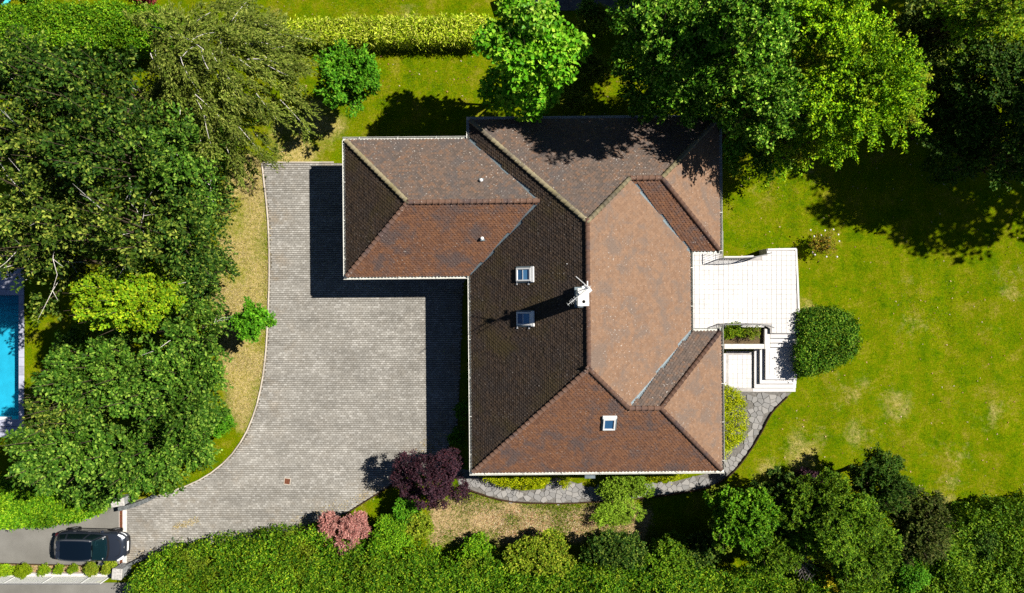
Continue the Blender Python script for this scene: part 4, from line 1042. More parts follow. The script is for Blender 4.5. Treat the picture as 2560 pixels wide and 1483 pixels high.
m = MB(); m.box((.30, 0, 1.045), (1.0, 1.2, .03)); m.build("cabin_floor", M['carblack'], car)
# windscreen: bowed strip between cowl and roof front
def patch(b0, r0, name, mat, nrm, inset=0.05):
    m = MB(); n = len(b0)
    for a, b in zip(b0, r0):
        a, b = Vector(a), Vector(b); m.v.append(tuple(a.lerp(b, inset) + nrm)); m.v.append(tuple(a.lerp(b, .5) + nrm * 1.3)); m.v.append(tuple(a.lerp(b, 1 - inset) + nrm))
    for i in range(n - 1):
        for k in (0, 1): m.face((i * 3 + k, i * 3 + 3 + k, i * 3 + 4 + k, i * 3 + k + 1))
    return m.build(name, mat, car, smooth=True)
patch([(1.03, .69, 1.0), (1.13, .42, 1.03), (1.17, 0, 1.045), (1.13, -.42, 1.03), (1.03, -.69, 1.0)], [(.45, .525, 1.45), (.50, .32, 1.472), (.52, 0, 1.482), (.50, -.32, 1.472), (.45, -.525, 1.45)], "windscreen", M['screen'], Vector((.018, 0, .03)), 0.03)
patch([(-2.0, .58, 1.0), (-2.05, .3, 1.02), (-2.06, 0, 1.03), (-2.05, -.3, 1.02), (-2.0, -.58, 1.0)], [(-1.70, .47, 1.40), (-1.72, .25, 1.43), (-1.73, 0, 1.44), (-1.72, -.25, 1.43), (-1.70, -.47, 1.40)], "rear_window", M['sideglass'], Vector((-.02, 0, .012)), 0.08)
for s_ in (1, -1):
    for (i0, i1, t0, t1) in ((1, 2, .1, .92), (2, 4, .06, .94), (4, 6, .06, .86)):
        m = MB(); k = 5
        for j in range(k + 1):
            f = i0 + (i1 - i0) * (t0 + (t1 - t0) * j / k); a = int(f); a = min(a, len(st_) - 2); u = f - a
            q0 = [st_[a][c] * (1 - u) + st_[a + 1][c] * u for c in range(6)]
            pb = Vector((q0[0], q0[1] * s_, q0[2])); pr_ = Vector((q0[3], q0[4] * s_, q0[5] - .02)); pm_ = pb.lerp(pr_, .5) + Vector((0, .025 * s_, 0.01))
            off = Vector((0, .012 * s_, .006))
            m.v += [tuple(pb.lerp(pm_, .15) + off), tuple(pm_ + off), tuple(pm_.lerp(pr_, .82) + off)]
        for j in range(k):
            for c in (0, 1): m.face((j * 3 + c, j * 3 + 3 + c, j * 3 + 4 + c, j * 3 + 1 + c))
        m.build("side_window", M['sideglass'], car, smooth=True)
# wheels
for x in wheels_x:
    for s_ in (1, -1):
        m = MB(); yy = s_ * 0.775
        m.tube([(x, yy - .105, .31), (x, yy - .09, .31), (x, yy + .09, .31), (x, yy + .105, .31)], [.27, .315, .315, .27], 22); w = m.build("wheel", M['tyre'], car, smooth=False)
        m = MB(); ye = yy + s_ * 0.108; m.tube([(x, ye - s_ * .01, .31), (x, ye, .31)], [.20, .05], 18)
        for k in range(5):
            a_ = 2 * math.pi * k / 5 + .3; m.tube([(x, ye, .31), (x + .19 * math.cos(a_), ye, .31 + .19 * math.sin(a_))], .022, 4)
        m.build("rim", M['rim'], w)
        m = MB(); m.tube([(x + .36 * math.cos(a_), s_ * .865, .31 + .36 * math.sin(a_)) for a_ in [math.radians(v) for v in range(-5, 186, 19)]], .028, 5); m.build("wheel_arch", M['carblack'], car, smooth=True)
# lamps, plate, grille, bumpers, mirrors, wipers, bonnet lines, spoiler
for s_ in (1, -1):
    m = MB(); m.add([(1.70, s_ * .78, .885), (1.90, s_ * .70, .83), (2.03, s_ * .56, .745), (1.99, s_ * .48, .80), (1.84, s_ * .60, .885), (1.68, s_ * .71, .925)], [(0, 1, 4, 5), (1, 2, 3, 4)])
    h = m.build("headlight", M['lamp'], car); md = h.modifiers.new("t", 'SOLIDIFY'); md.thickness = .05; md.offset = 0
    m = MB(); m.tube([(1.74, s_ * .78, .66), (1.93, s_ * .70, .62), (2.03, s_ * .58, .58)], .035, 5); m.build("fog_lamp_trim", M['lamp'], car)
    m = MB(); m.box((0.80, s_ * .93, 1.0), (.17, .16, .12), s_ * .2); mr = m.build("mirror", M['paint'], car, bevel=.03); m = MB(); m.box((.712, s_ * .93, 1.0), (.006, .13, .09), s_ * .2); m.build("mirror_glass", M['rim'], mr)
    m = MB(); m.box((-2.02, s_ * .66, .88), (.12, .18, .14), -s_ * .35); m.build("tail_light", M['redlamp'], car, bevel=.02)
    for xd in (-.05, -.95):
        m = MB(); m.box((xd, s_ * .875, .86), (.17, .025, .025)); m.build("door_handle", M['rim'], car)
    m = MB(); m.box((0, s_ * .868, .33), (1.9, .03, .10)); m.build("sill", M['carblack'], car)
m = MB(); m.add([(2.125, -.27, .60), (2.125, .27, .60), (2.135, .27, .50), (2.135, -.27, .50), (2.105, -.27, .60), (2.105, .27, .60), (2.115, .27, .50), (2.115, -.27, .50)], [(0, 1, 2, 3), (0, 4, 5, 1), (0, 3, 7, 4), (1, 5, 6, 2), (4, 7, 6, 5)]); m.build("number_plate", M['plate'], car)
m = MB(); m.add([(2.14, -.27, .612), (2.14, .27, .612), (2.10, .27, .64), (2.10, -.27, .64)], [(0, 1, 2, 3)]); m.build("plate_holder", M['plate'], car)
m = MB(); m.box((2.06, 0, .40), (.12, 1.05, .14)); m.build("grille", M['carblack'], car, bevel=.02)
m = MB(); m.box((-2.10, 0, .50), (.12, 1.15, .28)); m.build("rear_bumper", M['carblack'], car, bevel=.05)
m = MB(); m.add([(2.02, -.035, .80), (2.02, .035, .80), (2.05, 0, .775), (1.97, 0, .845)], [(0, 2, 1), (0, 1, 3)]); 
m = MB(); m.box((2.02, .02, .822), (.07, .018, .012), .5); m.box((2.02, -.02, .821), (.07, .018, .012), -.5); m.build("emblem", M['plate'], car)
m = MB(); m.tube([(1.62, .50, .975), (1.80, .43, .955), (1.87, .25, .945), (1.88, 0, .95), (1.87, -.25, .945), (1.80, -.43, .955), (1.62, -.50, .975)], .011, 4); m.build("bonnet_seam", M['carblack'], car)
m = MB(); m.add([(1.02, .72, 1.0), (1.14, .44, 1.045), (1.19, 0, 1.062), (1.14, -.44, 1.045), (1.02, -.72, 1.0), (1.10, .74, .985), (1.24, .44, 1.042), (1.29, 0, 1.056), (1.24, -.44, 1.042), (1.10, -.74, .985)], [(0, 5, 6, 1), (1, 6, 7, 2), (2, 7, 8, 3), (3, 8, 9, 4)]); m.build("cowl", M['carblack'], car)
for (a_, b_) in (((1.14, .25, 1.085), (.78, -.15, 1.30)), ((1.12, -.35, 1.075), (1.06, .25, 1.12))):
    m = MB(); m.tube([a_, b_], .010, 4); m.build("wiper", M['carblack'] if a_[1] > 0 else M['rim'], car)
for y in (.56, -.56):
    m = MB(); m.box((.93, y, 1.150), (.075, .07, .006)); o = m.build("sticker", M['plate'], car); o.rotation_euler = (0, 0, 0)
m = MB(); m.add([(-1.52, .52, 1.515), (-1.52, -.52, 1.515), (-1.66, -.50, 1.485), (-1.66, .50, 1.485), (-1.66, .50, 1.455), (-1.66, -.50, 1.455)], [(0, 1, 2, 3), (3, 2, 5, 4)]); m.build("spoiler", M['paint'], car)
for y in (.13, -.13):
    m = MB(); m.tube([(-1.60, y, 1.51), (-1.74, y * 2.6, 1.43), (-1.72, y * .4, 1.44)], .010, 4); m.build("rear_trim", M['rim'], car)
m = MB(); m.tube([(-1.35, 0, 1.56), (-1.55, 0, 1.68)], .008, 4); m.build("aerial", M['carblack'], car)
# ------------------------------------------------------------------ foliage engine
TOTAL = [0]
def unit(a): return a / (np.linalg.norm(a, axis=-1, keepdims=True) + 1e-9)
SHAPES = {
 'kite': (np.array([(0, 0), (.45, -.5), (1, 0), (.45, .5)]), np.array([0, .12, -.05, .12]), [[0, 1, 2, 3]]),
 'blade': (np.array([(0, -.5), (1, 0), (0, .5)]), np.array([0, 0, 0]), [[0, 1, 2]]),
 'heart': (np.array([(0, 0), (.12, -.48), (.55, -.42), (1, 0), (.55, .42), (.12, .48)]), np.array([0, .10, .06, -.12, .06, .10]), [[0, 1, 2, 3], [0, 3, 4, 5]]),
}
def leaf_arrays(Pn, U, Nn, ln, wd, shape='kite', r=None):
    uv, hz, fs = SHAPES[shape]; n = len(Pn); r = r or rs
    U = unit(U - Nn * np.sum(U * Nn, -1, keepdims=True)); Vv = np.cross(Nn, U)
    sl = (ln * (0.7 + 0.6 * r.rand(n)))[:, None]; sw = (wd * (0.7 + 0.6 * r.rand(n)))[:, None]
    V = Pn[:, None] + (uv[:, 0] * sl)[..., None] * U[:, None] + (uv[:, 1] * sw)[..., None] * Vv[:, None] + (hz * sw)[..., None] * Nn[:, None]
    k = len(uv); F = (np.arange(n) * k)[:, None, None] + np.array(fs)[None]
    TOTAL[0] += n * len(fs) * (len(fs[0]) - 2)
    return V.reshape(-1, 3), F.reshape(-1), len(fs[0])

def leaf_mesh(name, Pn, U, Nn, ln, wd, mat, parent, shape='kite', r=None, kind=None):
    V, F, k = leaf_arrays(Pn, U, Nn, ln, wd, shape, r)
    o = link(name, mesh_np(name, V, F, k), mat, parent)
    if kind: o["kind"] = kind
    return o

def sprays(r, lobes, ns, SLn, SW, ST, nl, up=0.25, droop=0.15, flat=0.8, zmin=-0.35, inner=0.55, jitter=0.5, radial=None):
    """lobes: (m,6). ns sprays, each with nl leaves. returns positions, directions, normals, and spray bases"""
    lobes = np.asarray(lobes, float); area = lobes[:, 3] * lobes[:, 4] + 0.6 * lobes[:, 5] * (lobes[:, 3] + lobes[:, 4]) * .5
    li = r.choice(len(lobes), ns, p=area / area.sum()); Lb = lobes[li]
    cz = r.uniform(zmin, 1, ns) ; th = r.uniform(0, 2 * np.pi, ns); sq = np.sqrt(1 - cz ** 2)
    D = np.stack([sq * np.cos(th), sq * np.sin(th), cz], -1)
    rad = inner + (1.02 - inner) * r.rand(ns) ** 0.55
    B = Lb[:, :3] + D * Lb[:, 3:] * rad[:, None]
    H = D.copy()
    if radial is not None:
        H = H * 0.4 + unit(B - np.array(radial)) * 0.9
    H[:, 2] = H[:, 2] * 0.5 + up
    d = unit(H + r.normal(0, jitter, (ns, 3)) * np.array([1, 1, .5]))
    side = unit(np.cross(d, np.array([0, 0, 1.0]))); upv = np.cross(side, d)
    upv = unit(upv * .8 + unit(D) * 0.85 + np.array([0, 0, .15]))
    sc = 0.7 + 0.6 * r.rand(ns)
    t = r.rand(ns, nl); wv = (r.rand(ns, nl) - .5) * (1.15 - .85 * t) ; hv = r.normal(0, .5, (ns, nl))
    Pn = B[:, None] + d[:, None] * ((t - .35) * SLn * sc[:, None])[..., None] + side[:, None] * (wv * SW * sc[:, None])[..., None] + upv[:, None] * (hv * ST)[..., None]
    Pn[..., 2] -= droop * SLn * t ** 2
    sgn = np.sign(wv)[..., None]
    U = d[:, None] * 0.8 + side[:, None] * sgn * 0.7 + r.normal(0, .35, (ns, nl, 3))
    Nn = unit(upv[:, None] * flat + r.normal(0, .42, (ns, nl, 3)))
    return Pn.reshape(-1, 3), U.reshape(-1, 3), Nn.reshape(-1, 3), B, d

def trunk_limbs(root, base, lobes, hgt, r0, mat, r, n_limb=None, name='trunk'):
    m = MB(); bx, by = base
    top = np.mean([l[:3] for l in lobes], 0)
    p = [Vector((bx, by, -0.1)), Vector((bx + r.uniform(-.1, .1), by + r.uniform(-.1, .1), hgt * .3)), Vector((bx * .4 + top[0] * .6, by * .4 + top[1] * .6, top[2] * .85))]
    m.tube(p, [r0, r0 * .75, r0 * .4], 8)
    for l in lobes[:n_limb]:
        s_ = p[1].lerp(p[2], r.uniform(0, .6)); e = Vector(l[:3]); mid = s_.lerp(e, .55) + Vector((0, 0, -.12 * (e - s_).length))
        m.tube([s_, mid, e, e + (e - mid) * .5], [r0 * .42, r0 * .28, r0 * .14, r0 * .05], 5, cap=False)
    return m.build(name, mat, root, smooth=True)

def crown_lobes(r, c, R, rz, nlob, lr=0.42, spread=0.72, zj=0.12):
    """an inner mass plus many knobbly lobes sitting on its dome"""
    lobes = [(c[0], c[1], c[2] - rz * .4, R[0] * .55, R[1] * .55, rz * .6)]
    n = nlob
    for k in range(n):
        a = 2 * np.pi * (k * 0.618 + r.uniform(-.06, .06)); q = math.sqrt((k + .5) / n) * min(.98, spread * 1.08) * r.uniform(.9, 1.08)
        s_ = r.uniform(.70, 1.25) * lr * (1.0 - .22 * q)
        z = c[2] + rz * (math.sqrt(max(0, 1.02 - q * q)) * .95 - .45) + r.normal(0, zj) * rz
        lobes.append((c[0] + math.cos(a) * q * R[0] * .86, c[1] + math.sin(a) * q * R[1] * .86, z, R[0] * s_, R[1] * s_, max(.25, (R[0] + R[1]) * .5 * s_ * .8)))
    return lobes

def to_local(root, *arrs):
    o = np.array(root.location); return [a - o for a in arrs]

def tree(name, label, cat, x, y, rx, ry, h, rz, mat, seed, nlob=8, dens=1.0, leaf=(.15, .10), spray=(.95, .55, .10), nl=46, up=.25, droop=.15, trunk=.16, bark=None, group=None,
         lr=.42, shape='kite', base=None, radial=True, jitter=.45, flat=.8, limbs=0, limbmat=None, zmin=-.3, inner=.5, spread=.72, zj=.12, skirt=()):
    """x, y, rx, ry in photo pixels (2520 wide) at crown height h"""
    r = np.random.RandomState(seed); c = P(x, y, h); k = (CAM_H - h) / FD; R = (rx * k, ry * k)
    bx, by = (base if base else (c[0], c[1]))
    root = empty(name, (bx, by, 0)); tag(root, label, cat, group)
    lobes = crown_lobes(r, c, R, rz, nlob, lr, spread=spread, zj=zj)
    area = math.pi * R[0] * R[1]
    for (sx, sy, sr, sh) in skirt:
        q = P(sx, sy, sh); kr = sr * (CAM_H - sh) / FD; lobes.append((q[0], q[1], sh, kr, kr, kr * .8)); area += math.pi * kr * kr * 1.2
    ns = max(12, int(dens * area * 3.3 / (spray[0] * spray[1] * .6)))
    Pn, U, Nn, B, d = sprays(r, lobes, ns, spray[0], spray[1], spray[2], nl, up, droop, flat, zmin, inner, jitter, radial=(c[0], c[1], c[2] - rz * .5) if radial else None)
    o = np.array([bx, by, 0.0])
    leaf_mesh("crown", Pn - o, U, Nn, leaf[0], leaf[1], mat, root, shape, r)
    ll = [(l[0] - bx, l[1] - by, l[2]) for l in lobes]
    trunk_limbs(root, (0, 0), ll, h, trunk, bark or M['bark'], r)
    for i in range(limbs):
        j = r.randint(ns); s_ = Vector(B[j] - o); ctr = Vector((c[0] - bx, c[1] - by, c[2] - rz * .3)); dd = (s_ - ctr); dd.z = abs(dd.z) * .6; dd.normalize()
        s_.z += .10; e = s_ + dd * r.uniform(.7, 1.6) + Vector((0, 0, .15)); sdv = Vector((-dd.y, dd.x, 0)) * r.uniform(-.25, .25)
        m = MB(); m.tube([s_ - dd * .8 - Vector((0, 0, .2)), s_, (s_ + e) / 2 + sdv, e], [.020, .016, .011, .004], 5, cap=False)
        if r.rand() > .4: m.tube([s_, s_ + dd * .4 + Vector((-dd.y, dd.x, 0)) * r.choice([-.45, .45])], [.018, .005], 4, cap=False)
        m.build("branch", limbmat or M['birchbark'], root, smooth=True)
    return root

def shrub(name, label, x, y, rx, ry, h, mat, seed, cat="shrub", leaf=(.09, .06), dens=1.0, nl=34, spray=(.35, .28, .06), rz=None, nlob=6, shape='kite', group=None, up=.5, lr=.45, stems=True, zmin=-.2, inner=.6, z0=0.0, droop=.05, spread=.72):
    """a bush whose widest level is at 0.55 h"""
    r = np.random.RandomState(seed); hm = h * .55 + z0; c = P(x, y, hm); k = (CAM_H - hm) / FD; R = (rx * k, ry * k); rz = rz or h * .45; nlob = max(nlob, 11); lr = .33
    root = empty(name, (c[0], c[1], z0)); tag(root, label, cat, group)
    lobes = crown_lobes(r, c, R, rz, nlob, lr, spread=spread)
    area = math.pi * R[0] * R[1] + 1.2 * h * (R[0] + R[1]); ns = max(10, int(dens * area * 2.6 / (spray[0] * spray[1] * .6)))
    Pn, U, Nn, B, d = sprays(r, lobes, ns, spray[0], spray[1], spray[2], nl, up, droop, .75, zmin, inner, .5)
    o = np.array([c[0], c[1], z0]); Pn[:, 2] = np.maximum(Pn[:, 2], z0 + .03)
    leaf_mesh("foliage", Pn - o, U, Nn, leaf[0], leaf[1], mat, root, shape, r)
    if stems:
        for i in range(3):
            m = MB(); l = lobes[r.randint(len(lobes))]; m.tube([(r.uniform(-.06, .06), r.uniform(-.06, .06), -.05), ((l[0] - c[0]) * .4, (l[1] - c[1]) * .4, (l[2] - z0) * .5), (l[0] - c[0], l[1] - c[1], l[2] - z0)], [.03, .02, .01], 5, cap=False)
            m.build("stem", M['bark'], root)
    return root

def hedge(name, label, pts, h, mat, seed, dens=1.0, leaf=(.10, .065), nl=14, spray=(.26, .2, .05), bumpy=.15, shape='kite', cat="hedge", group=None, up=.6, crop=None, edge_round=.25, h0=0.0, bscale=1.1):
    """clipped or loose hedge; pts = its outline in photo pixels at height h"""
    r = np.random.RandomState(seed); poly = PP(pts, h); xs = [p[0] for p in poly]; ys = [p[1] for p in poly]
    cx, cy = sum(xs) / len(xs), sum(ys) / len(ys); root = empty(name, (cx, cy, 0)); tag(root, label, cat, group)
    a = 0.5 * abs(sum(poly[i][0] * poly[(i + 1) % len(poly)][1] - poly[(i + 1) % len(poly)][0] * poly[i][1] for i in range(len(poly))))
    per = sum(math.dist(poly[i], poly[(i + 1) % len(poly)]) for i in range(len(poly)))
    ns = int(dens * a * 3.2 / (spray[0] * spray[1] * .6)); nside = int(dens * per * h * 1.0 / (spray[0] * spray[1] * .6))
    X = r.uniform(min(xs), max(xs), ns * 6); Y = r.uniform(min(ys), max(ys), ns * 6); k = in_poly(X, Y, poly); X, Y = X[k][:ns], Y[k][:ns]
    de = dist_poly(X, Y, poly); bn = vnoise(X, Y, bscale, seed) * .6 + vnoise(X, Y, bscale * .4, seed + 1) * .4
    Z = h - r.rand(len(X)) ** 2 * .45 - (1 - np.clip(de / edge_round, 0, 1)) ** 2 * edge_round + (bn - .5) * 2 * bumpy
    # sides
    i = r.choice(len(poly), nside, p=np.array([math.dist(poly[j], poly[(j + 1) % len(poly)]) for j in range(len(poly))]) / per); t = r.rand(nside)
    p0 = np.array(poly)[i]; p1 = np.array(poly)[(i + 1) % len(poly)]; pos = p0 + (p1 - p0) * t[:, None]; nd = unit(np.stack([(p1 - p0)[:, 1], -(p1 - p0)[:, 0]], -1))
    tst = in_poly(pos[:, 0] + nd[:, 0] * .05, pos[:, 1] + nd[:, 1] * .05, poly); nd[tst] *= -1
    pos = pos - nd * (r.rand(nside) ** 1.5 * .25)[:, None] + nd * (bumpy * (vnoise(pos[:, 0], pos[:, 1], .8, seed) - .4))[:, None]
    Zs = h0 + r.rand(nside) * (h - h0) * .97
    B = np.concatenate([np.stack([X, Y, Z], -1), np.stack([pos[:, 0], pos[:, 1], Zs], -1)])
    D = np.concatenate([np.tile([0, 0, 1.0], (len(X), 1)), np.concatenate([nd, np.full((nside, 1), .15)], 1)])
    n = len(B); d = unit(D * up + r.normal(0, .55, (n, 3))); side = unit(np.cross(d, r.normal(0, 1, (n, 3)))); upv = unit(np.cross(side, d) * .6 + D * .8)
    sc = .7 + .6 * r.rand(n); t = r.rand(n, nl); wv = r.rand(n, nl) - .5
    Pn = B[:, None] + d[:, None] * ((t - .4) * spray[0] * sc[:, None])[..., None] + side[:, None] * (wv * spray[1] * sc[:, None])[..., None] + r.normal(0, spray[2], (n, nl, 3))
    U = d[:, None] + side[:, None] * np.sign(wv)[..., None] * .6 + r.normal(0, .45, (n, nl, 3)); Nn = unit(upv[:, None] + r.normal(0, .5, (n, nl, 3)))
    Pn = Pn.reshape(-1, 3); Pn[:, 2] = np.maximum(Pn[:, 2], .02)
    leaf_mesh("foliage", Pn - np.array([cx, cy, 0.0]), U.reshape(-1, 3), Nn.reshape(-1, 3), leaf[0], leaf[1], mat, root, shape, r)
    # woody inside so that nothing shows through
    m = MB(); inn = [(cx + (p[0] - cx) , cy + (p[1] - cy)) for p in poly]
    for q in range(int(a * 1.2) + 4):
        for _ in range(20):
            x, y = r.uniform(min(xs), max(xs)), r.uniform(min(ys), max(ys))
            if in_poly(np.array([x]), np.array([y]), poly)[0]: break
        m.tube([(x - cx, y - cy, -.05), (x - cx + r.normal(0, .1), y - cy + r.normal(0, .1), h * .5), (x - cx + r.normal(0, .25), y - cy + r.normal(0, .25), h - .25)], [.035, .025, .01], 4, cap=False)
    o_ = m.build("stems", M['bark'], root); o_["kind"] = "stuff"
    return root

# ---------------- left wood
wood = "trees of the left-hand wood"
F_ = [
 ("leafy_tree", "dark leafy tree in the top left corner just below the bright clipped hedge", 70, 214, 135, 112, 8.0, 'forest', 0),
 ("leafy_tree", "dark leafy tree left of the pale-branched weeping tree", 250, 228, 130, 98, 8.2, 'forest', 1),
 ("leafy_tree", "deep green spreading tree at the left edge above the pale-twigged trees", 90, 350, 130, 120, 8.8, 'forest2', 2),
 ("leafy_tree", "broad dark green tree in the middle of the left wood", 285, 375, 140, 120, 8.8, 'forest', 3),
 ("leafy_tree", "cool green tree tucked under the weeping tree beside the dry grass", 440, 395, 104, 102, 6.6, 'bluegreen', 4),
 ("leafy_tree", "yellow-flecked tree with bare pale twigs at the left edge above the pool", 105, 545, 135, 105, 8.4, 'forest2', 5),
 ("leafy_tree", "olive tree with white branches above the bright rounded bush", 320, 570, 145, 95, 7.8, 'forest2', 6),
 ("leafy_tree", "green tree whose crown reaches furthest over the dry grass", 462, 560, 92, 122, 6.2, 'forest', 7),
 ("leafy_tree", "thin-leaved tree hanging over the corner of the pool", 95, 635, 84, 52, 6.8, 'forest2', 8),
 ("leafy_tree", "small dark tree between the dry grass and the bright rounded bush", 492, 690, 62, 62, 4.4, 'forest', 9),
 ("leafy_tree", "grey-green tree right of the bright rounded bush", 478, 810, 72, 80, 4.2, 'bluegreen', 10),
]
SK = {1: [(340, 300, 70, 5), (400, 260, 60, 4), (450, 300, 50, 3)], 3: [(400, 470, 60, 5), (380, 560, 60, 4)], 4: [(560, 330, 40, 2.5), (600, 270, 40, 2.2), (512, 400, 42, 3), (522, 450, 34, 2.5), (470, 470, 60, 4)], 7: [(500, 470, 50, 3.5), (530, 520, 36, 2.5), (542, 590, 38, 2.5), (535, 650, 32, 2.2), (510, 640, 45, 3)],
      9: [(512, 700, 32, 2), (500, 745, 36, 2)], 10: [(520, 800, 32, 1.8), (515, 860, 34, 1.8)], 6: [(430, 650, 50, 4)], 5: [(60, 600, 60, 5), (180, 640, 50, 4.5)], 2: [(100, 440, 70, 5), (190, 440, 70, 5)], 0: [(150, 280, 80, 5)], 8: [(120, 740, 40, 5)]}
for (nm, lb, x, y, rx, ry, h, mt, i) in F_:
    pale = i in (5, 6, 8)
    tree(nm, lb, "tree", x, y, rx, ry, h, 2.6 if h > 5 else 1.7, L[mt], 100 + i, nlob=20, dens=.78 if not pale else .64, nl=44, jitter=.3, group=wood, limbs=7 if pale else 3, skirt=SK.get(i, ()), base=P(410, y, 0)[:2] if i in (4, 7, 9, 10) else None, up=.12, droop=.2, spray=(1.0, .55, .09), leaf=(.17, .11), zj=.32, lr=.32, spread=.84)
low = "trees of the lower left group"
SL_ = {0: [(330, 880, 60, 3.5), (200, 870, 50, 4)], 1: [(508, 940, 40, 2), (515, 1000, 34, 1.8), (480, 880, 50, 2.6)], 3: [(230, 1180, 60, 3)], 4: [(400, 1150, 50, 2.4)], 5: [(500, 1110, 30, 1.4)], 2: [(200, 1010, 60, 4)]}
for (lb, x, y, rx, ry, h, mt, i) in [
 ("blue-green tree at the top of the lower left group below the bright bush", 250, 925, 120, 95, 6.0, 'bluegreen', 0),
 ("blue-green tree on the right of the lower left group next to the dry grass", 430, 965, 115, 120, 5.4, 'bluegreen', 1),
 ("light green tree leaning over the lower right corner of the pool", 155, 1000, 74, 74, 6.2, 'forest2', 2),
 ("fresh green tree at the lower left with tapering tips over the clipped hedge", 178, 1108, 125, 105, 6.2, 'bluegreen', 3),
 ("green tree just above the granite wall at the drive entrance", 330, 1120, 120, 95, 5.0, 'bluegreen', 4),
 ("low green tree between the round bush and the drive kerb", 455, 1085, 75, 75, 3.6, 'bluegreen', 5)]:
    tree("leafy_tree", lb, "tree", x, y, rx, ry, h, 2.3 if h > 4 else 1.5, L[mt], 130 + i, nlob=19, dens=.86, nl=44, jitter=.3, group=low, limbs=0, skirt=SL_.get(i, ()), up=.15, droop=.12, spray=(.75, .40, .05), leaf=(.16, .105), limbmat=M['bark'], zj=.16, lr=.28, inner=.7, zmin=-.15, spread=.8)
tree("rounded_tree", "bright yellow-green rounded tree standing between the two left tree groups", "tree", 312, 742, 140, 84, 7.0, 2.4, L['bright'], 150, nlob=24, dens=1.2, leaf=(.14, .09), spray=(.6, .32, .06), up=.3, trunk=.14, lr=.25, spread=.9, inner=.72)

# weeping tree with pale branches
def weeping(label, x, y, rx, ry, h, seed):
    r = np.random.RandomState(seed); c = np.array(P(x, y, h)); k = (CAM_H - h) / FD; R = np.array([rx * k, ry * k]); root = empty("weeping_tree", (c[0] - .6, c[1] + .4, 0)); tag(root, label, "tree")
    o = np.array(root.location); m = MB(); Pn = []; U = []; Nn = []
    m.tube([(0, 0, -.1), (.1, -.1, h * .5), (c[0] - o[0], c[1] - o[1], h - .8)], [.22, .15, .05], 8); m.build("trunk", M['birchbark'], root, smooth=True)
    for i in range(150):
        a = r.uniform(0, 2 * np.pi); q = math.sqrt(r.rand()); zz = h + .9 - 2.6 * q ** 2 + r.normal(0, .7)
        s_ = np.array([c[0] + math.cos(a) * q * R[0] * .85, c[1] + math.sin(a) * q * R[1] * .82, zz])
        dirv = np.array([math.cos(a) * .75 * q + .42 + r.normal(0, .35), math.sin(a) * .75 * q - .42 + r.normal(0, .35), 0]); dirv /= np.linalg.norm(dirv)
        if i % 4 == 0: dirv = -dirv
        ln = r.uniform(.9, 2.0); e = s_ + dirv * ln + np.array([0, 0, -.35 - .5 * q])
        mid = (s_ + e) / 2 + np.array([0, 0, .3]) + r.normal(0, .10, 3)
        tt = np.linspace(0, 1, 6); cur = [(1 - t) ** 2 * s_ + 2 * t * (1 - t) * mid + t * t * e for t in tt]
        if i < 62:
            mm_ = MB(); mm_.tube([tuple(v_ - o) for v_ in cur], list(np.linspace(.019, .005, 6)), 5, cap=False); mm_.build("branch", M['birchbark'], root, smooth=True)
        for w in range(20):
            t = r.uniform(0, 1.0); b_ = (1 - t) ** 2 * s_ + 2 * t * (1 - t) * mid + t * t * e
            dv = unit(dirv + r.normal(0, .38, 3)); dv[2] -= .2; L_ = r.uniform(.35, .8); n = 20
            u = r.rand(n); pos = b_ + r.normal(0, .12, 3) + dv * (u * L_)[:, None] + r.normal(0, .04, (n, 3)); pos[:, 2] -= u ** 2 * .3
            Pn.append(pos); U.append(np.tile(dv, (n, 1)) + r.normal(0, .25, (n, 3))); Nn.append(unit(np.array([0, 0, 1.0]) + r.normal(0, .5, (n, 3))))
    Pn, U, Nn = map(np.concatenate, (Pn, U, Nn)); leaf_mesh("crown", Pn - o, U, Nn, .15, .055, L['birch'], root, 'kite', r)
weeping("large feathery weeping tree with white branches left of the yellow-green hedge", 516, 172, 196, 208, 7.2, 201)
# the low hanging pale branches by the dry grass
# ---------------- trees and shrubs near the lawn, top
tree("small_tree", "small fresh green tree on the lawn in front of the yellow-green hedge", "tree", 857, 190, 88, 98, 3.6, 1.3, L['mid'], 210, nlob=13, dens=.85, leaf=(.15, .09), spray=(.62, .34, .07), lr=.24, spread=.86, trunk=.09, up=.2, inner=.3)
tree("big_leaved_tree_crown" if False else "small_tree", "small bright green tree beside the kerb on the dry grass", "tree", 620, 790, 52, 54, 2.1, .8, L['mid'], 211, nlob=9, dens=.95, leaf=(.13, .08), spray=(.45, .28, .06), lr=.3, spread=.8, trunk=.05, up=.2, inner=.35)

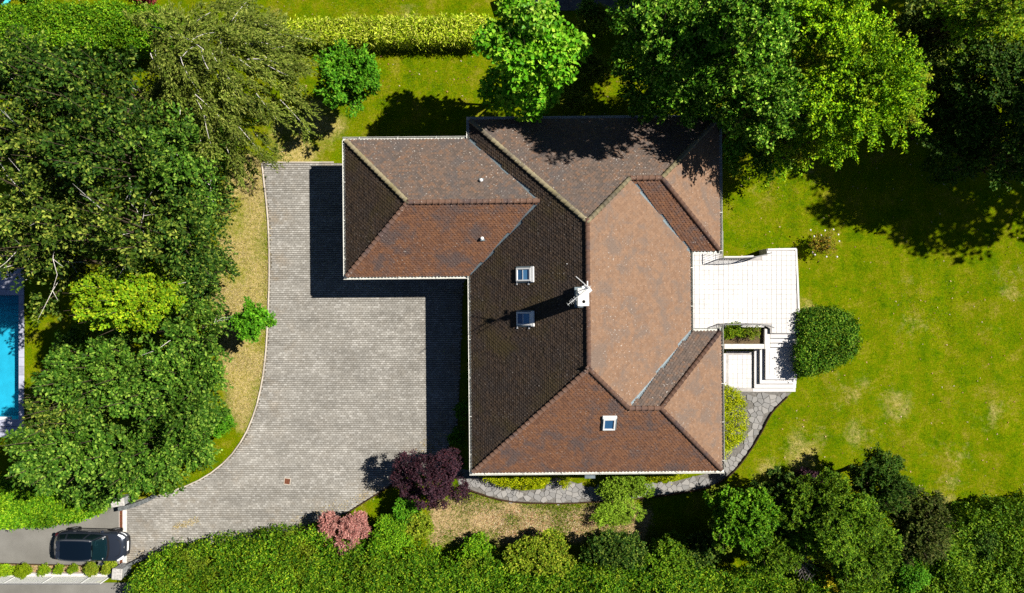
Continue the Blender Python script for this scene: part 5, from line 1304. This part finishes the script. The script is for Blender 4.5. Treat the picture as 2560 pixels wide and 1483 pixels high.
def big_leaf_tree():
    r = np.random.RandomState(220); h = 6.6; c = P(1310, 112, h); k = (CAM_H - h) / FD; R = (132 * k, 112 * k)
    root = empty("big_leaved_tree", (c[0], c[1], 0)); tag(root, "vivid light green tree with very large leaves above the house roof", "tree")
    lobes = crown_lobes(r, c, R, 2.0, 18, .27, spread=.88, zj=.18)
    c2 = P(1300, 230, 4.0); lobes += [(c2[0], c2[1], 4.0, 1.3, 1.0, .9), (c2[0] - 1.2, c2[1] + .5, 3.4, 1.1, .9, .8), (c2[0] + .6, c2[1] + .1, 4.6, .9, .9, .7)]
    Pn, U, Nn, B, d = sprays(r, lobes, 1250, .6, .45, .08, 9, .2, .25, .9, -.25, .55, .45, radial=(c[0], c[1], c[2] - 1))
    o = np.array(root.location); up_ = np.argsort(-(Pn[:, 2] + r.normal(0, .3, len(Pn)))); big = up_[:300]; rest = up_[300:]
    uv, hz, fs = SHAPES['heart']; lm = []
    for v in range(5):
        q = r.uniform(.85, 1.2); V = [(a * .205 * q, b * .185 * q, z * .19 + .02 * math.sin(a * 3)) for (a, b), z in zip(uv, hz)]; me = bpy.data.meshes.new("leaf"); me.from_pydata(V, [], fs); me.materials.append(L['catalpa_one']); lm.append(me)
    for j in big:
        n_ = Vector(Nn[j]); u_ = Vector(U[j]); u_ = (u_ - n_ * u_.dot(n_)).normalized(); v_ = n_.cross(u_)
        ob = bpy.data.objects.new("leaf", lm[r.randint(5)]); col.objects.link(ob); ob.parent = root
        Mx = Matrix((u_, v_, n_)).transposed().to_4x4(); Mx.translation = Vector(Pn[j] - o); ob.matrix_local = Mx
    leaf_mesh("leaves", Pn[rest] - o, U[rest], Nn[rest], .19, .165, L['catalpa'], root, 'heart', r, kind="stuff")
    trunk_limbs(root, (0, 0), [(l[0] - c[0], l[1] - c[1], l[2]) for l in lobes], h, .15, M['bark'], r)
t = NT("single_large_leaf", 0.45, 0.3)
c = t.ramp(t.oran(), [(0, (0.10, 0.32, 0.01)), (0.4, (0.20, 0.46, 0.02)), (0.8, (0.34, 0.54, 0.04)), (1, (0.44, 0.58, 0.08))]); t.color(c)
tr_ = t.n("ShaderNodeBsdfTranslucent"); t.l(c, tr_.inputs["Color"]); mx = t.n("ShaderNodeMixShader"); mx.inputs[0].default_value = .22
t.l(t.b.outputs[0], mx.inputs[1]); t.l(tr_.outputs[0], mx.inputs[2]); t.l(mx.outputs[0], t.t.nodes["Material Output"].inputs["Surface"]); L['catalpa_one'] = t.m
big_leaf_tree()

hedge("hedge", "bright green clipped hedge along the top left behind the dark trees", [(-40, 14), (110, 8), (260, 6), (400, 16), (425, 60), (410, 110), (-40, 110)], 2.2, L['laurel'], 230, leaf=(.12, .07), dens=.8)
hedge("hedge", "long straight yellow-green hedge of pointed leaves across the top lawn", [(600, 55), (660, 52), (900, 45), (1180, 38), (1210, 45), (1205, 92), (1170, 96), (900, 98), (660, 98), (600, 96)], 1.3, L['bamboo'], 231, leaf=(.19, .045), nl=12, spray=(.28, .24, .06), bumpy=.08, dens=.95, edge_round=.12)
shrub("shrub", "yellow-green shrub right of the vivid big-leaved tree", 1462, 60, 48, 38, 2.4, L['yellowgreen'], 232)
shrub("shrub", "grey-green sparse shrub rising behind the yellow-green one at the top", 1445, 28, 26, 34, 3.0, L['bluegreen'], 233, dens=.6)
shrub("shrub", "yellow-green shrub at the left foot of the large dark tree", 1562, 78, 40, 40, 2.6, L['yellowgreen'], 234)
shrub("shrub", "olive shrub in the shade between the two trees above the roof", 1450, 170, 55, 45, 2.0, L['yellowgreen'], 235, dens=.6)
shrub("shrub", "low yellowish shrub in deep shade beside the roof edge", 1415, 240, 45, 38, 1.6, L['yellowgreen'], 236, dens=.6)
shrub("shrub", "dark red shrub at the top edge behind the clipped hedge", 352, -8, 36, 20, 2.0, L['red'], 237)
shrub("shrub", "dark shrub beside the trampoline at the top left", 78, -2, 34, 12, 1.2, L['dark'], 238)

# ---------------- big trees top right
tr_g = "tall trees of the top right corner"
ST_ = {0: [(1725, 0, 90, 6.5), (1650, 25, 70, 5.5), (1760, -60, 80, 6), (1640, -50, 80, 6), (1560, 40, 50, 5), (1600, 220, 60, 3.5), (1560, 150, 45, 4), (1680, 240, 60, 4)], 2: [(1800, 330, 45, 2.5), (1840, 380, 42, 2.2), (1760, 270, 40, 3), (1900, 380, 40, 2.5)], 1: [(1760, 180, 70, 5)], 5: [(1900, 410, 32, 2)], 6: [(2320, 150, 60, 4)], 7: [(2350, 90, 60, 5), (2480, 80, 60, 6)], 9: [(2270, 200, 60, 2.4), (2280, 270, 55, 2.2), (2340, 390, 55, 2.2)], 8: [(2380, 290, 60, 4)]}
for (lb, x, y, rx, ry, h, rz, mt, i, dn) in [
 ("large dark glossy tree casting its shadow on the north roof", 1665, 125, 140, 118, 8.0, 3.0, 'dark', 0, 1.0),
 ("speckled dark green tree between the glossy tree and the lime one", 1825, 95, 125, 138, 9.6, 3.2, 'dark', 1, 1.1),
 ("dark green tree crowding the north-east corner of the roof", 1880, 260, 118, 105, 6.6, 2.6, 'dark', 2, .95),
 ("lime green feathery tree with jagged tips over the lawn", 2110, 212, 168, 176, 7.0, 2.6, 'lime', 3, 1.15),
 ("lime green tree reaching the top edge beside the jagged one", 2010, 55, 125, 95, 7.0, 2.4, 'lime', 4, 1.0),
 ("drooping green tree above the terrace lawn by the roof corner", 1950, 345, 100, 66, 4.0, 1.8, 'lime', 5, .9),
 ("grey-green tree at the top right behind the lime one", 2280, 75, 85, 85, 5.6, 2.0, 'forest2', 6, .95),
 ("lit yellow-green tree at the top right corner", 2400, 35, 90, 55, 8.4, 2.2, 'bright', 7, .9),
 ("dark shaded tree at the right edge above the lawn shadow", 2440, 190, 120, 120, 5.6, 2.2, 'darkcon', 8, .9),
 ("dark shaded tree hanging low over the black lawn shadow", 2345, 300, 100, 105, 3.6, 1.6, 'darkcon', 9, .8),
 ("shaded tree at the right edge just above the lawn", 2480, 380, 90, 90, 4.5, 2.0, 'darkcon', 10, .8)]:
    lime = mt == 'lime'
    tree("tall_tree", lb, "tree", x, y, rx, ry, h, rz, L[mt], 240 + i, nlob=22, dens=dn * .95, group=tr_g, skirt=ST_.get(i, ()), leaf=(.15, .10) if not lime else (.13, .07), spray=(.7, .40, .05) if not lime else (.95, .26, .05), up=.1, droop=.28 if lime else .15, lr=.26, spread=.88, zj=.16, nl=46, jitter=.22 if lime else .35, inner=.7, zmin=-.15)
tree("tall_tree", "tall dark tree standing right of the frame whose shadow falls on the lawn", "tree", 1260 + 35.6 * FD / 29, 730 - 10.9 * FD / 29, 8.0 * FD / 29, 5.2 * FD / 29, 10.0, 4.0, L['darkcon'], 260, nlob=14, dens=1.2, group="trees beyond the right edge", leaf=(.3, .2), spray=(1.2, .9, .2), nl=26, trunk=.3)
tree("tall_tree", "tall dark tree beyond the top right corner shading the corner trees", "tree", 1260 + 31.5 * FD / 27, 730 - 20.5 * FD / 27, 5.5 * FD / 27, 5.0 * FD / 27, 12.0, 4.5, L['darkcon'], 261, nlob=12, dens=1.1, group="trees beyond the right edge", leaf=(.3, .2), spray=(1.2, .9, .2), nl=26, trunk=.3)
tree("tall_tree", "tall dark tree behind the neighbour yard at the top edge", "tree", 1260 + 13.5 * FD / 31, 730 - 18.6 * FD / 31, 5.5 * FD / 31, 3.4 * FD / 31, 8.0, 3.8, L['dark'], 262, nlob=10, dens=1.1, group="trees beyond the top edge", leaf=(.3, .2), spray=(1.2, .9, .2), nl=26, trunk=.3)

# ---------------- lawn shrubs, right side
hedge("clipped_bush", "large rounded clipped bush next to the white terrace steps", [(1968, 770), (2000, 762), (2050, 762), (2095, 775), (2115, 800), (2120, 840), (2112, 872), (2080, 895), (2040, 912), (1990, 926), (1970, 920), (1968, 850)], 1.5, L["mid_hedge"], 300, cat="bush", leaf=(.11, .06), bumpy=.20, edge_round=.35, bscale=.7)
shrub("rose_bush", "sparse rose bush with orange leaves and white flowers on the lawn", 2022, 600, 34, 34, 1.1, L['rose'], 301, cat="bush", dens=.45, leaf=(.07, .05))
q = P(2022, 600, .9)
rb = bpy.data.objects.get("rose_bush"); fr_ = np.random.RandomState(4)
for k in range(14):
    m = MB(); m.tube([(fr_.uniform(-.8, .8), fr_.uniform(-.8, .8), fr_.uniform(.75, 1.05) ), ] * 1 + [(0, 0, 0)] if False else [(0, 0, 0), (0, 0, .03)], [.05, .02], 7)
    m.build("flower", L['white'], rb, (fr_.uniform(-.8, .8), fr_.uniform(-.75, .8), fr_.uniform(.7, 1.1)))
hedge("golden_bush", "golden yellow rounded bush against the east wall of the house", [(1760, 952), (1800, 955), (1825, 968), (1838, 995), (1840, 1050), (1832, 1085), (1805, 1105), (1785, 1128), (1760, 1140)], 1.0, L['gold'], 302, cat="bush", leaf=(.08, .045), bumpy=.12, edge_round=.3)
hedge("low_hedge", "low flat bright hedge under the south eaves left of the path stub", [(1165, 1158), (1352, 1158), (1352, 1192), (1320, 1200), (1280, 1203), (1240, 1198), (1205, 1185)], .7, L['gold'], 303, leaf=(.07, .045), bumpy=.05, edge_round=.08)
hedge("low_hedge", "tiny yellow-green hedge piece just right of the path stub", [(1378, 1150), (1402, 1150), (1403, 1190), (1390, 1200), (1378, 1196)], .7, L['gold'], 304, leaf=(.07, .045), bumpy=.05, edge_round=.08)
shrub("shrub", "light green feathery shrub spilling over the path south of the house", 1540, 1192, 78, 44, 1.1, L['wisp'], 305, dens=1.0, leaf=(.12, .045))
shrub("shrub", "wispy pale shrub below the feathery one on the dry bed", 1515, 1262, 78, 36, .8, L['wisp'], 306, dens=.5, leaf=(.14, .03))
hedge("low_hedge", "yellow low hedge under the south eaves right of the feathery shrub", [(1600, 1155), (1690, 1155), (1690, 1172), (1660, 1180), (1600, 1184)], .6, L['gold'], 307, leaf=(.07, .045), bumpy=.05, edge_round=.1)
shrub("shrub", "dark green shrub in shade under the west eaves beside the paving", 1140, 1010, 20, 26, 1.5, L['mid'], 308, dens=.7)
shrub("shrub", "dark green shrub at the shaded west wall just above the purple maple", 1128, 1075, 22, 26, 1.2, L['mid'], 309, dens=.7)
shrub("shrub", "green flowering shrub filling the planter beside the terrace", 1800, 815, 38, 20, .55, L['bright'], 310, dens=1.0, leaf=(.08, .04), z0=.78, stems=False)
shrub("shrub", "small leafy shrub at the right end of the terrace planter", 1848, 818, 20, 18, .5, L['yellowgreen'], 311, dens=.7, leaf=(.08, .04), z0=.78, stems=False)

# ---------------- purple maple and pink shrubs, lobed crowns
def lobed(name, label, cat, lobes_px, mat, seed, leaf, spray, h, dens=1.0, nl=36, trunk=.07, shape='kite'):
    r = np.random.RandomState(seed); lobes = []
    for (x, y, rr, hh) in lobes_px:
        c = P(x, y, hh); k = (CAM_H - hh) / FD * .88; lobes.append((c[0], c[1], hh, rr * k, rr * k, rr * k * .8))
    cx = sum(l[0] for l in lobes) / len(lobes); cy = sum(l[1] for l in lobes) / len(lobes); root = empty(name, (cx, cy, 0)); tag(root, label, cat)
    a = sum(math.pi * l[3] ** 2 for l in lobes); ns = int(dens * a * 3.4 / (spray[0] * spray[1] * .6))
    Pn, U, Nn, B, d = sprays(r, lobes, ns, spray[0], spray[1], spray[2], nl, .3, .05, .7, -.4, .75, .4)
    Pn[:, 2] = np.maximum(Pn[:, 2], .04)
    leaf_mesh("crown", Pn - np.array([cx, cy, 0]), U, Nn, leaf[0], leaf[1], mat, root, shape, r)
    trunk_limbs(root, (0, 0), [(l[0] - cx, l[1] - cy, l[2]) for l in lobes], h, trunk, M['bark'], r)
lobed("japanese_maple", "dark purple lobed maple at the corner of the block paving", "tree",
      [(1003, 1140, 30, 2.3), (992, 1175, 26, 2.0), (1040, 1160, 34, 2.7), (1088, 1150, 36, 2.7), (1110, 1135, 28, 2.3), (1075, 1190, 34, 2.6), (1120, 1195, 30, 2.0), (1050, 1222, 28, 1.9), (1088, 1225, 28, 2.0), (1000, 1200, 18, 1.7), (1132, 1215, 20, 1.7), (1020, 1212, 16, 1.5)],
      L['purple'], 320, (.085, .05), (.34, .26, .06), 2.2, dens=1.1)
lobed("pink_shrub", "salmon pink shrub at the edge of the lower hedge", "shrub",
      [(812, 1286, 24, 1.5), (806, 1304, 20, 1.3), (878, 1284, 22, 1.5), (862, 1297, 24, 1.6), (892, 1302, 17, 1.3), (852, 1335, 28, 1.5), (858, 1352, 16, 1.2), (815, 1330, 12, 1.0), (826, 1337, 12, 1.0), (892, 1276, 12, 1.3)],
      L['pink'], 321, (.11, .045), (.26, .2, .05), 1.3, dens=1.15)
shrub("shrub", "dark green shrub below the purple maple", 1003, 1248, 42, 34, 1.5, L['mid'], 322, dens=.9)
shrub("shrub", "soft green conifer-like shrub right of the pink shrub", 965, 1315, 62, 62, 1.9, L['laurel'], 323, leaf=(.11, .05), dens=.95)
shrub("shrub", "bright yellow-green shrub at the left end of the dry bed", 1030, 1290, 42, 42, 1.4, L['yellowgreen'], 324, dens=.9)

# ---------------- bottom hedges and shrubs
hedge("hedge", "wide bottom hedge beginning at the gate pillar beside the car", [(325, 1420), (345, 1392), (385, 1366), (440, 1360), (520, 1348), (620, 1332), (700, 1318), (770, 1312), (830, 1340), (900, 1350), (960, 1360), (1060, 1370), (1090, 1420), (1090, 1520), (320, 1520), (312, 1450)], 1.9, L['thuja'], 330, leaf=(.14, .06), bumpy=.34, dens=.72, nl=14, spray=(.34, .22, .06))
hedge("hedge", "mixed green hedge along the bottom edge under the dry bed", [(1085, 1395), (1180, 1375), (1300, 1420), (1440, 1400), (1560, 1380), (1700, 1390), (1800, 1420), (1960, 1440), (2060, 1425), (2060, 1530), (1085, 1530)], 1.8, L['thuja'], 331, leaf=(.14, .065), bumpy=.45, dens=.75)
hedge("hedge", "dense green hedge along the bottom right corner", [(2060, 1430), (2180, 1390), (2280, 1350), (2340, 1300), (2400, 1285), (2460, 1262), (2600, 1250), (2600, 1530), (2060, 1530)], 2.2, L['conifer'], 332, leaf=(.15, .075), bumpy=.55, dens=.72, bscale=1.8)
hedge("hedge", "bright laurel hedge at the lower left above the parked car", [(-40, 1195), (120, 1190), (230, 1180), (256, 1215), (252, 1250), (228, 1272), (180, 1284), (110, 1296), (20, 1300), (-40, 1298)], 1.6, L['laurel'], 333, leaf=(.13, .07), bumpy=.12)
shrub("round_bush", "small round bright bush between the lower left trees and the kerb", 548, 1040, 29, 42, 1.2, L['mid'], 334, cat="bush")
bt = "shrubs along the bottom edge"
for (lb, x, y, rx, ry, h, mt, i) in [
 ("yellow-green shrub below the dry bed left of the dark one", 1325, 1365, 105, 62, 2.0, 'yellowgreen', 0),
 ("small leafy shrub at the lower left of the dry bed", 1165, 1350, 48, 32, 1.3, 'laurel', 1),
 ("dark green spiky shrub below the dry bed in the middle", 1520, 1350, 100, 55, 2.2, 'forest', 2),
 ("dark leafy shrub filling the gap left of the lower right round tree", 1725, 1350, 60, 45, 2.0, 'forest', 4),
 ("green shrub joining the dark spiky one to the right-hand conifers", 1640, 1365, 75, 55, 2.2, 'conifer', 3)]:
    shrub("shrub", lb, x, y, rx, ry, h, L[mt], 340 + i, group=bt, leaf=(.11, .065), nlob=9, dens=.95, spray=(.42, .3, .07), rz=h * .5)
se = "trees of the lower right group"
for (lb, x, y, rx, ry, h, rz, mt, i) in [
 ("bright green rounded tree nearest the flagstone path at the lower right", 1825, 1270, 96, 92, 3.2, 1.7, 'mid2', 0),
 ("yellow-green shaggy conifer in the middle of the lower right group", 2040, 1265, 135, 110, 3.6, 2.0, 'conifer', 1),
 ("yellow-green conifer low in the lower right group", 2110, 1345, 105, 85, 3.0, 1.7, 'conifer', 2),
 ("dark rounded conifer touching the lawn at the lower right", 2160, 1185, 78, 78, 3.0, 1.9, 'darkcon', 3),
 ("leafy low tree closing the gap below the round tree at the lower right", 1900, 1345, 85, 70, 2.6, 1.4, 'conifer', 6),
 ("brownish dark conifer right of the shaggy ones", 2260, 1290, 82, 100, 2.9, 1.7, 'darkcon2', 4),
 ("dark green shrubby tree between path and shaggy conifer", 1930, 1235, 85, 75, 2.8, 1.4, 'forest', 5)]:
    mm2 = L.get(mt) or {'mid2': leaf_mat("leaf_round_tree", [(0.03, 0.10, 0.006), (0.07, 0.18, 0.01), (0.12, 0.25, 0.014), (0.20, 0.30, 0.03)], patch=(.22, .2, .02)), 'darkcon2': leaf_mat("leaf_brown_conifer", [(0.03, 0.05, 0.012), (0.06, 0.085, 0.02), (0.10, 0.12, 0.03), (0.17, 0.14, 0.08)])}[mt]
    con = 'con' in mt
    tree("conifer" if con else "rounded_tree", lb, "tree", x, y, rx, ry, h, rz, mm2, 350 + i, nlob=30, dens=1.15, group=se, leaf=(.12, .055) if con else (.12, .08), spray=(.48, .24, .06) if con else (.34, .28, .06), up=.4, droop=0, lr=.23, spread=.9, zj=.08, zmin=-.2, inner=.75)
shrub("shrub", "reddish purple shrub peeping out of the lower right group", 1990, 1172, 34, 18, 2.9, L['purple'], 360, dens=.5)
shrub("shrub", "yellow leaved shrub low between the round tree and the conifers", 2030, 1370, 24, 26, 2.6, L['goldleaf'], 361, dens=.7)
shrub("shrub", "second yellow leaved patch near the bottom edge", 2045, 1428, 30, 20, 2.4, L['goldleaf'], 362, dens=.6)
shrub("shrub", "light fresh green shrub at the bottom between conifers and hedge", 2235, 1405, 42, 46, 2.8, L['mid'], 363, dens=.9)
shrub("shrub", "leafy blue-green shrub at the right end beside the lawn", 2405, 1330, 50, 42, 2.5, L['bluegreen'], 364, dens=.9)
# bare twiggy shrub
q = P(1975, 1385, 2.2); r = np.random.RandomState(9); bs = empty("bare_shrub", (q[0], q[1], 0)); tag(bs, "bare grey twiggy shrub between the round tree and the conifers", "shrub")
m = MB(); m.tube([(0, 0, 0), (0, 0, 1.6)], [.05, .035], 6); m.build("trunk", M['greytwig'], bs)
for k in range(22):
    a_ = r.uniform(0, 6.28); e = Vector((math.cos(a_) * r.uniform(.4, .95), math.sin(a_) * r.uniform(.4, .95), r.uniform(2.2, 2.9))); m = MB(); b_ = Vector((0, 0, r.uniform(1.1, 1.6))); md = b_.lerp(e, .5) + Vector((0, 0, .1))
    m.tube([b_, md, e], [.022, .015, .005], 4, cap=False)
    for w in range(3): m.tube([md.lerp(e, .3 * w), md.lerp(e, .3 * w) + Vector((r.uniform(-.3, .3), r.uniform(-.3, .3), .2))], [.010, .004], 3, cap=False)
    m.build("branch", M['greytwig'], bs)
# small plants in the strip beside the car
sp = "small plants in the strip between lane and fence"
for (lb, x, y, rr, h, mt, i) in [
 ("largest round clipped bush in the strip by the fence", 62, 1404, 20, .9, 'gold2', 0), ("leftmost low leafy plant in the strip by the fence", 12, 1404, 19, .5, 'bright', 1),
 ("thin green plant left of the largest round bush in the strip", 38, 1404, 12, .4, 'bright', 2), ("small bright plant right of the largest round bush", 110, 1404, 14, .4, 'bright', 3),
 ("small bright plant below the tail of the car", 149, 1400, 13, .4, 'bright', 4), ("small bright plant below the middle of the car", 183, 1400, 13, .4, 'bright', 5),
 ("yellowish bush below the car front door", 228, 1401, 21, .6, 'yellowgreen', 6), ("yellow-green bush below the car bonnet next to the pillar", 272, 1396, 20, .7, 'yellowgreen', 7)]:
    shrub("small_plant", lb, x, y - 1, rr, rr * .9, h, L.get(mt) or L['bright'], 370 + i, cat="plant", group=sp, leaf=(.06, .035), spray=(.18, .14, .03), nl=22, nlob=5)

# ---------------- grass tufts, dry straw and leaf litter (nobody could count them)
def scatter(name, label, poly, n, mat, ln, wd, seed, mask=None, lay=.5, z=0.0):
    r = np.random.RandomState(seed); xs = [p[0] for p in poly]; ys = [p[1] for p in poly]
    X = r.uniform(min(xs), max(xs), n); Y = r.uniform(min(ys), max(ys), n); k = in_poly(X, Y, poly)
    for q in hard: k &= ~in_poly(X, Y, q)
    k &= ~((X < POOL[1] + .4) & (Y < POOL[3] + 1.8) & (Y > POOL[2] - 1.2)) & ~in_poly(X, Y, deck_poly) & ~in_poly(X, Y, wall_poly)
    k &= ~((X > S(1800, 0)[0]) & (X < S(1995, 0)[0]) & (Y < S(0, 815)[1]) & (Y > S(0, 980)[1]))
    if mask is not None: k &= r.rand(n) < mask(X, Y)
    X, Y = X[k], Y[k]; n = len(X); a = r.uniform(0, 2 * np.pi, n); U = np.stack([np.cos(a), np.sin(a), r.uniform(.1, lay * 2, n)], -1); U = unit(U)
    Nn = unit(np.stack([-U[:, 0] * U[:, 2], -U[:, 1] * U[:, 2], 1 - U[:, 2] ** 2], -1) + r.normal(0, .3, (n, 3)))
    V, F, kk = leaf_arrays(np.stack([X, Y, np.full(n, z)], -1), U, Nn, ln, wd, 'blade', r)
    o = link(name, mesh_np(name, V, F, kk), mat); tag(o, label, "grass", kind="stuff"); return o
frame = [(-29.5, -17), (29.5, -17), (29.5, 17), (-29.5, 17)]
def m_dry(X, Y): 
    d = dist_poly(X, Y, dry_poly); return np.where(in_poly(X, Y, dry_poly), 1.0, np.exp(-(d / .5) ** 2)) * np.clip(vnoise(X, Y, 1.3, 17) * 1.6 - .25, .05, 1)
scatter("grass", "short green lawn grass around the house", frame, 230000, M['grass'], .075, .018, 1, lambda X, Y: np.clip(.35 + vnoise(X, Y, 1.5, 2) * .8, 0, 1), .5)
scatter("dry_grass", "bleached straw-coloured grass beside the curved kerb", dry_poly, 45000, M['dry'], .10, .02, 2, m_dry, .35)
scatter("leaf_litter", "reddish fallen leaves and mulch on the bed south of the path", bed_poly, 15000, M['litter'], .09, .045, 3, lambda X, Y: np.clip(dist_poly(X, Y, bed_poly) / .6, .1, 1) * np.clip(vnoise(X, Y, .9, 31) * 1.7 - .1, .1, 1), .2)
scatter("bed_grass", "tall yellow-green grass growing through the dry bed south of the path", PP([(1050, 1215), (1600, 1215), (1620, 1340), (1050, 1345)]), 26000, M['grass'], .16, .028, 8, lambda X, Y: np.clip(1.25 - vnoise(X, Y, .9, 31) * 1.6, 0, 1), .9)
scatter("bed_straw", "pale straw lying across the dry bed south of the path", PP([(1050, 1215), (1600, 1215), (1620, 1340), (1050, 1345)]), 9000, M['dry'], .17, .02, 9, None, .3)
scatter("fallen_leaves", "scattered brown and pale fallen leaves on the lawn", [(-29, 6), (-29, 17), (29, 17), (29, -17), (10, -12), (10, 6)], 1500, M['litter'], .09, .06, 14, None, .1, z=.03)
scatter("leaf_litter", "straw and litter in the planted strip beside the lane", strip_poly, 9000, M['litter'], .08, .04, 4, None, .25)
scatter("weeds", "green weeds growing out of the paving joints near the drive entrance", PP([(400, 1300), (470, 1270), (490, 1285), (420, 1320)]), 0, M['grass'], .08, .03, 6) if False else None
r = np.random.RandomState(12); wx = []; 
for (x0_, y0_, x1_, y1_, n_, sp_) in ((430, 1298, 490, 1278, 260, .10), (320, 1372, 700, 1310, 520, .22), (700, 1300, 1000, 1178, 420, .25), (640, 930, 666, 560, 160, .12), (1090, 1060, 1040, 1120, 260, .35)):
    t_ = r.rand(n_); wx.append(np.stack([(x0_ + (x1_ - x0_) * t_ - 1260) / 43.67 + r.normal(0, sp_, n_), -(y0_ + (y1_ - y0_) * t_ - 730) / 43.67 + r.normal(0, sp_, n_), np.full(n_, .04)], -1))
wx = np.concatenate(wx); n_ = len(wx); a_ = r.uniform(0, 6.28, n_); U = unit(np.stack([np.cos(a_), np.sin(a_), r.uniform(.2, .9, n_)], -1)); Nn = unit(np.stack([-U[:, 0], -U[:, 1], np.ones(n_)], -1))
V, F, kk = leaf_arrays(wx, U, Nn, .09, .035, 'blade', r); tag(link("weeds", mesh_np("weeds", V, F, kk), M['dry']), "dry weeds and straw along the edges of the block paving", "weeds", kind="stuff")
print("leaf tris", TOTAL[0])
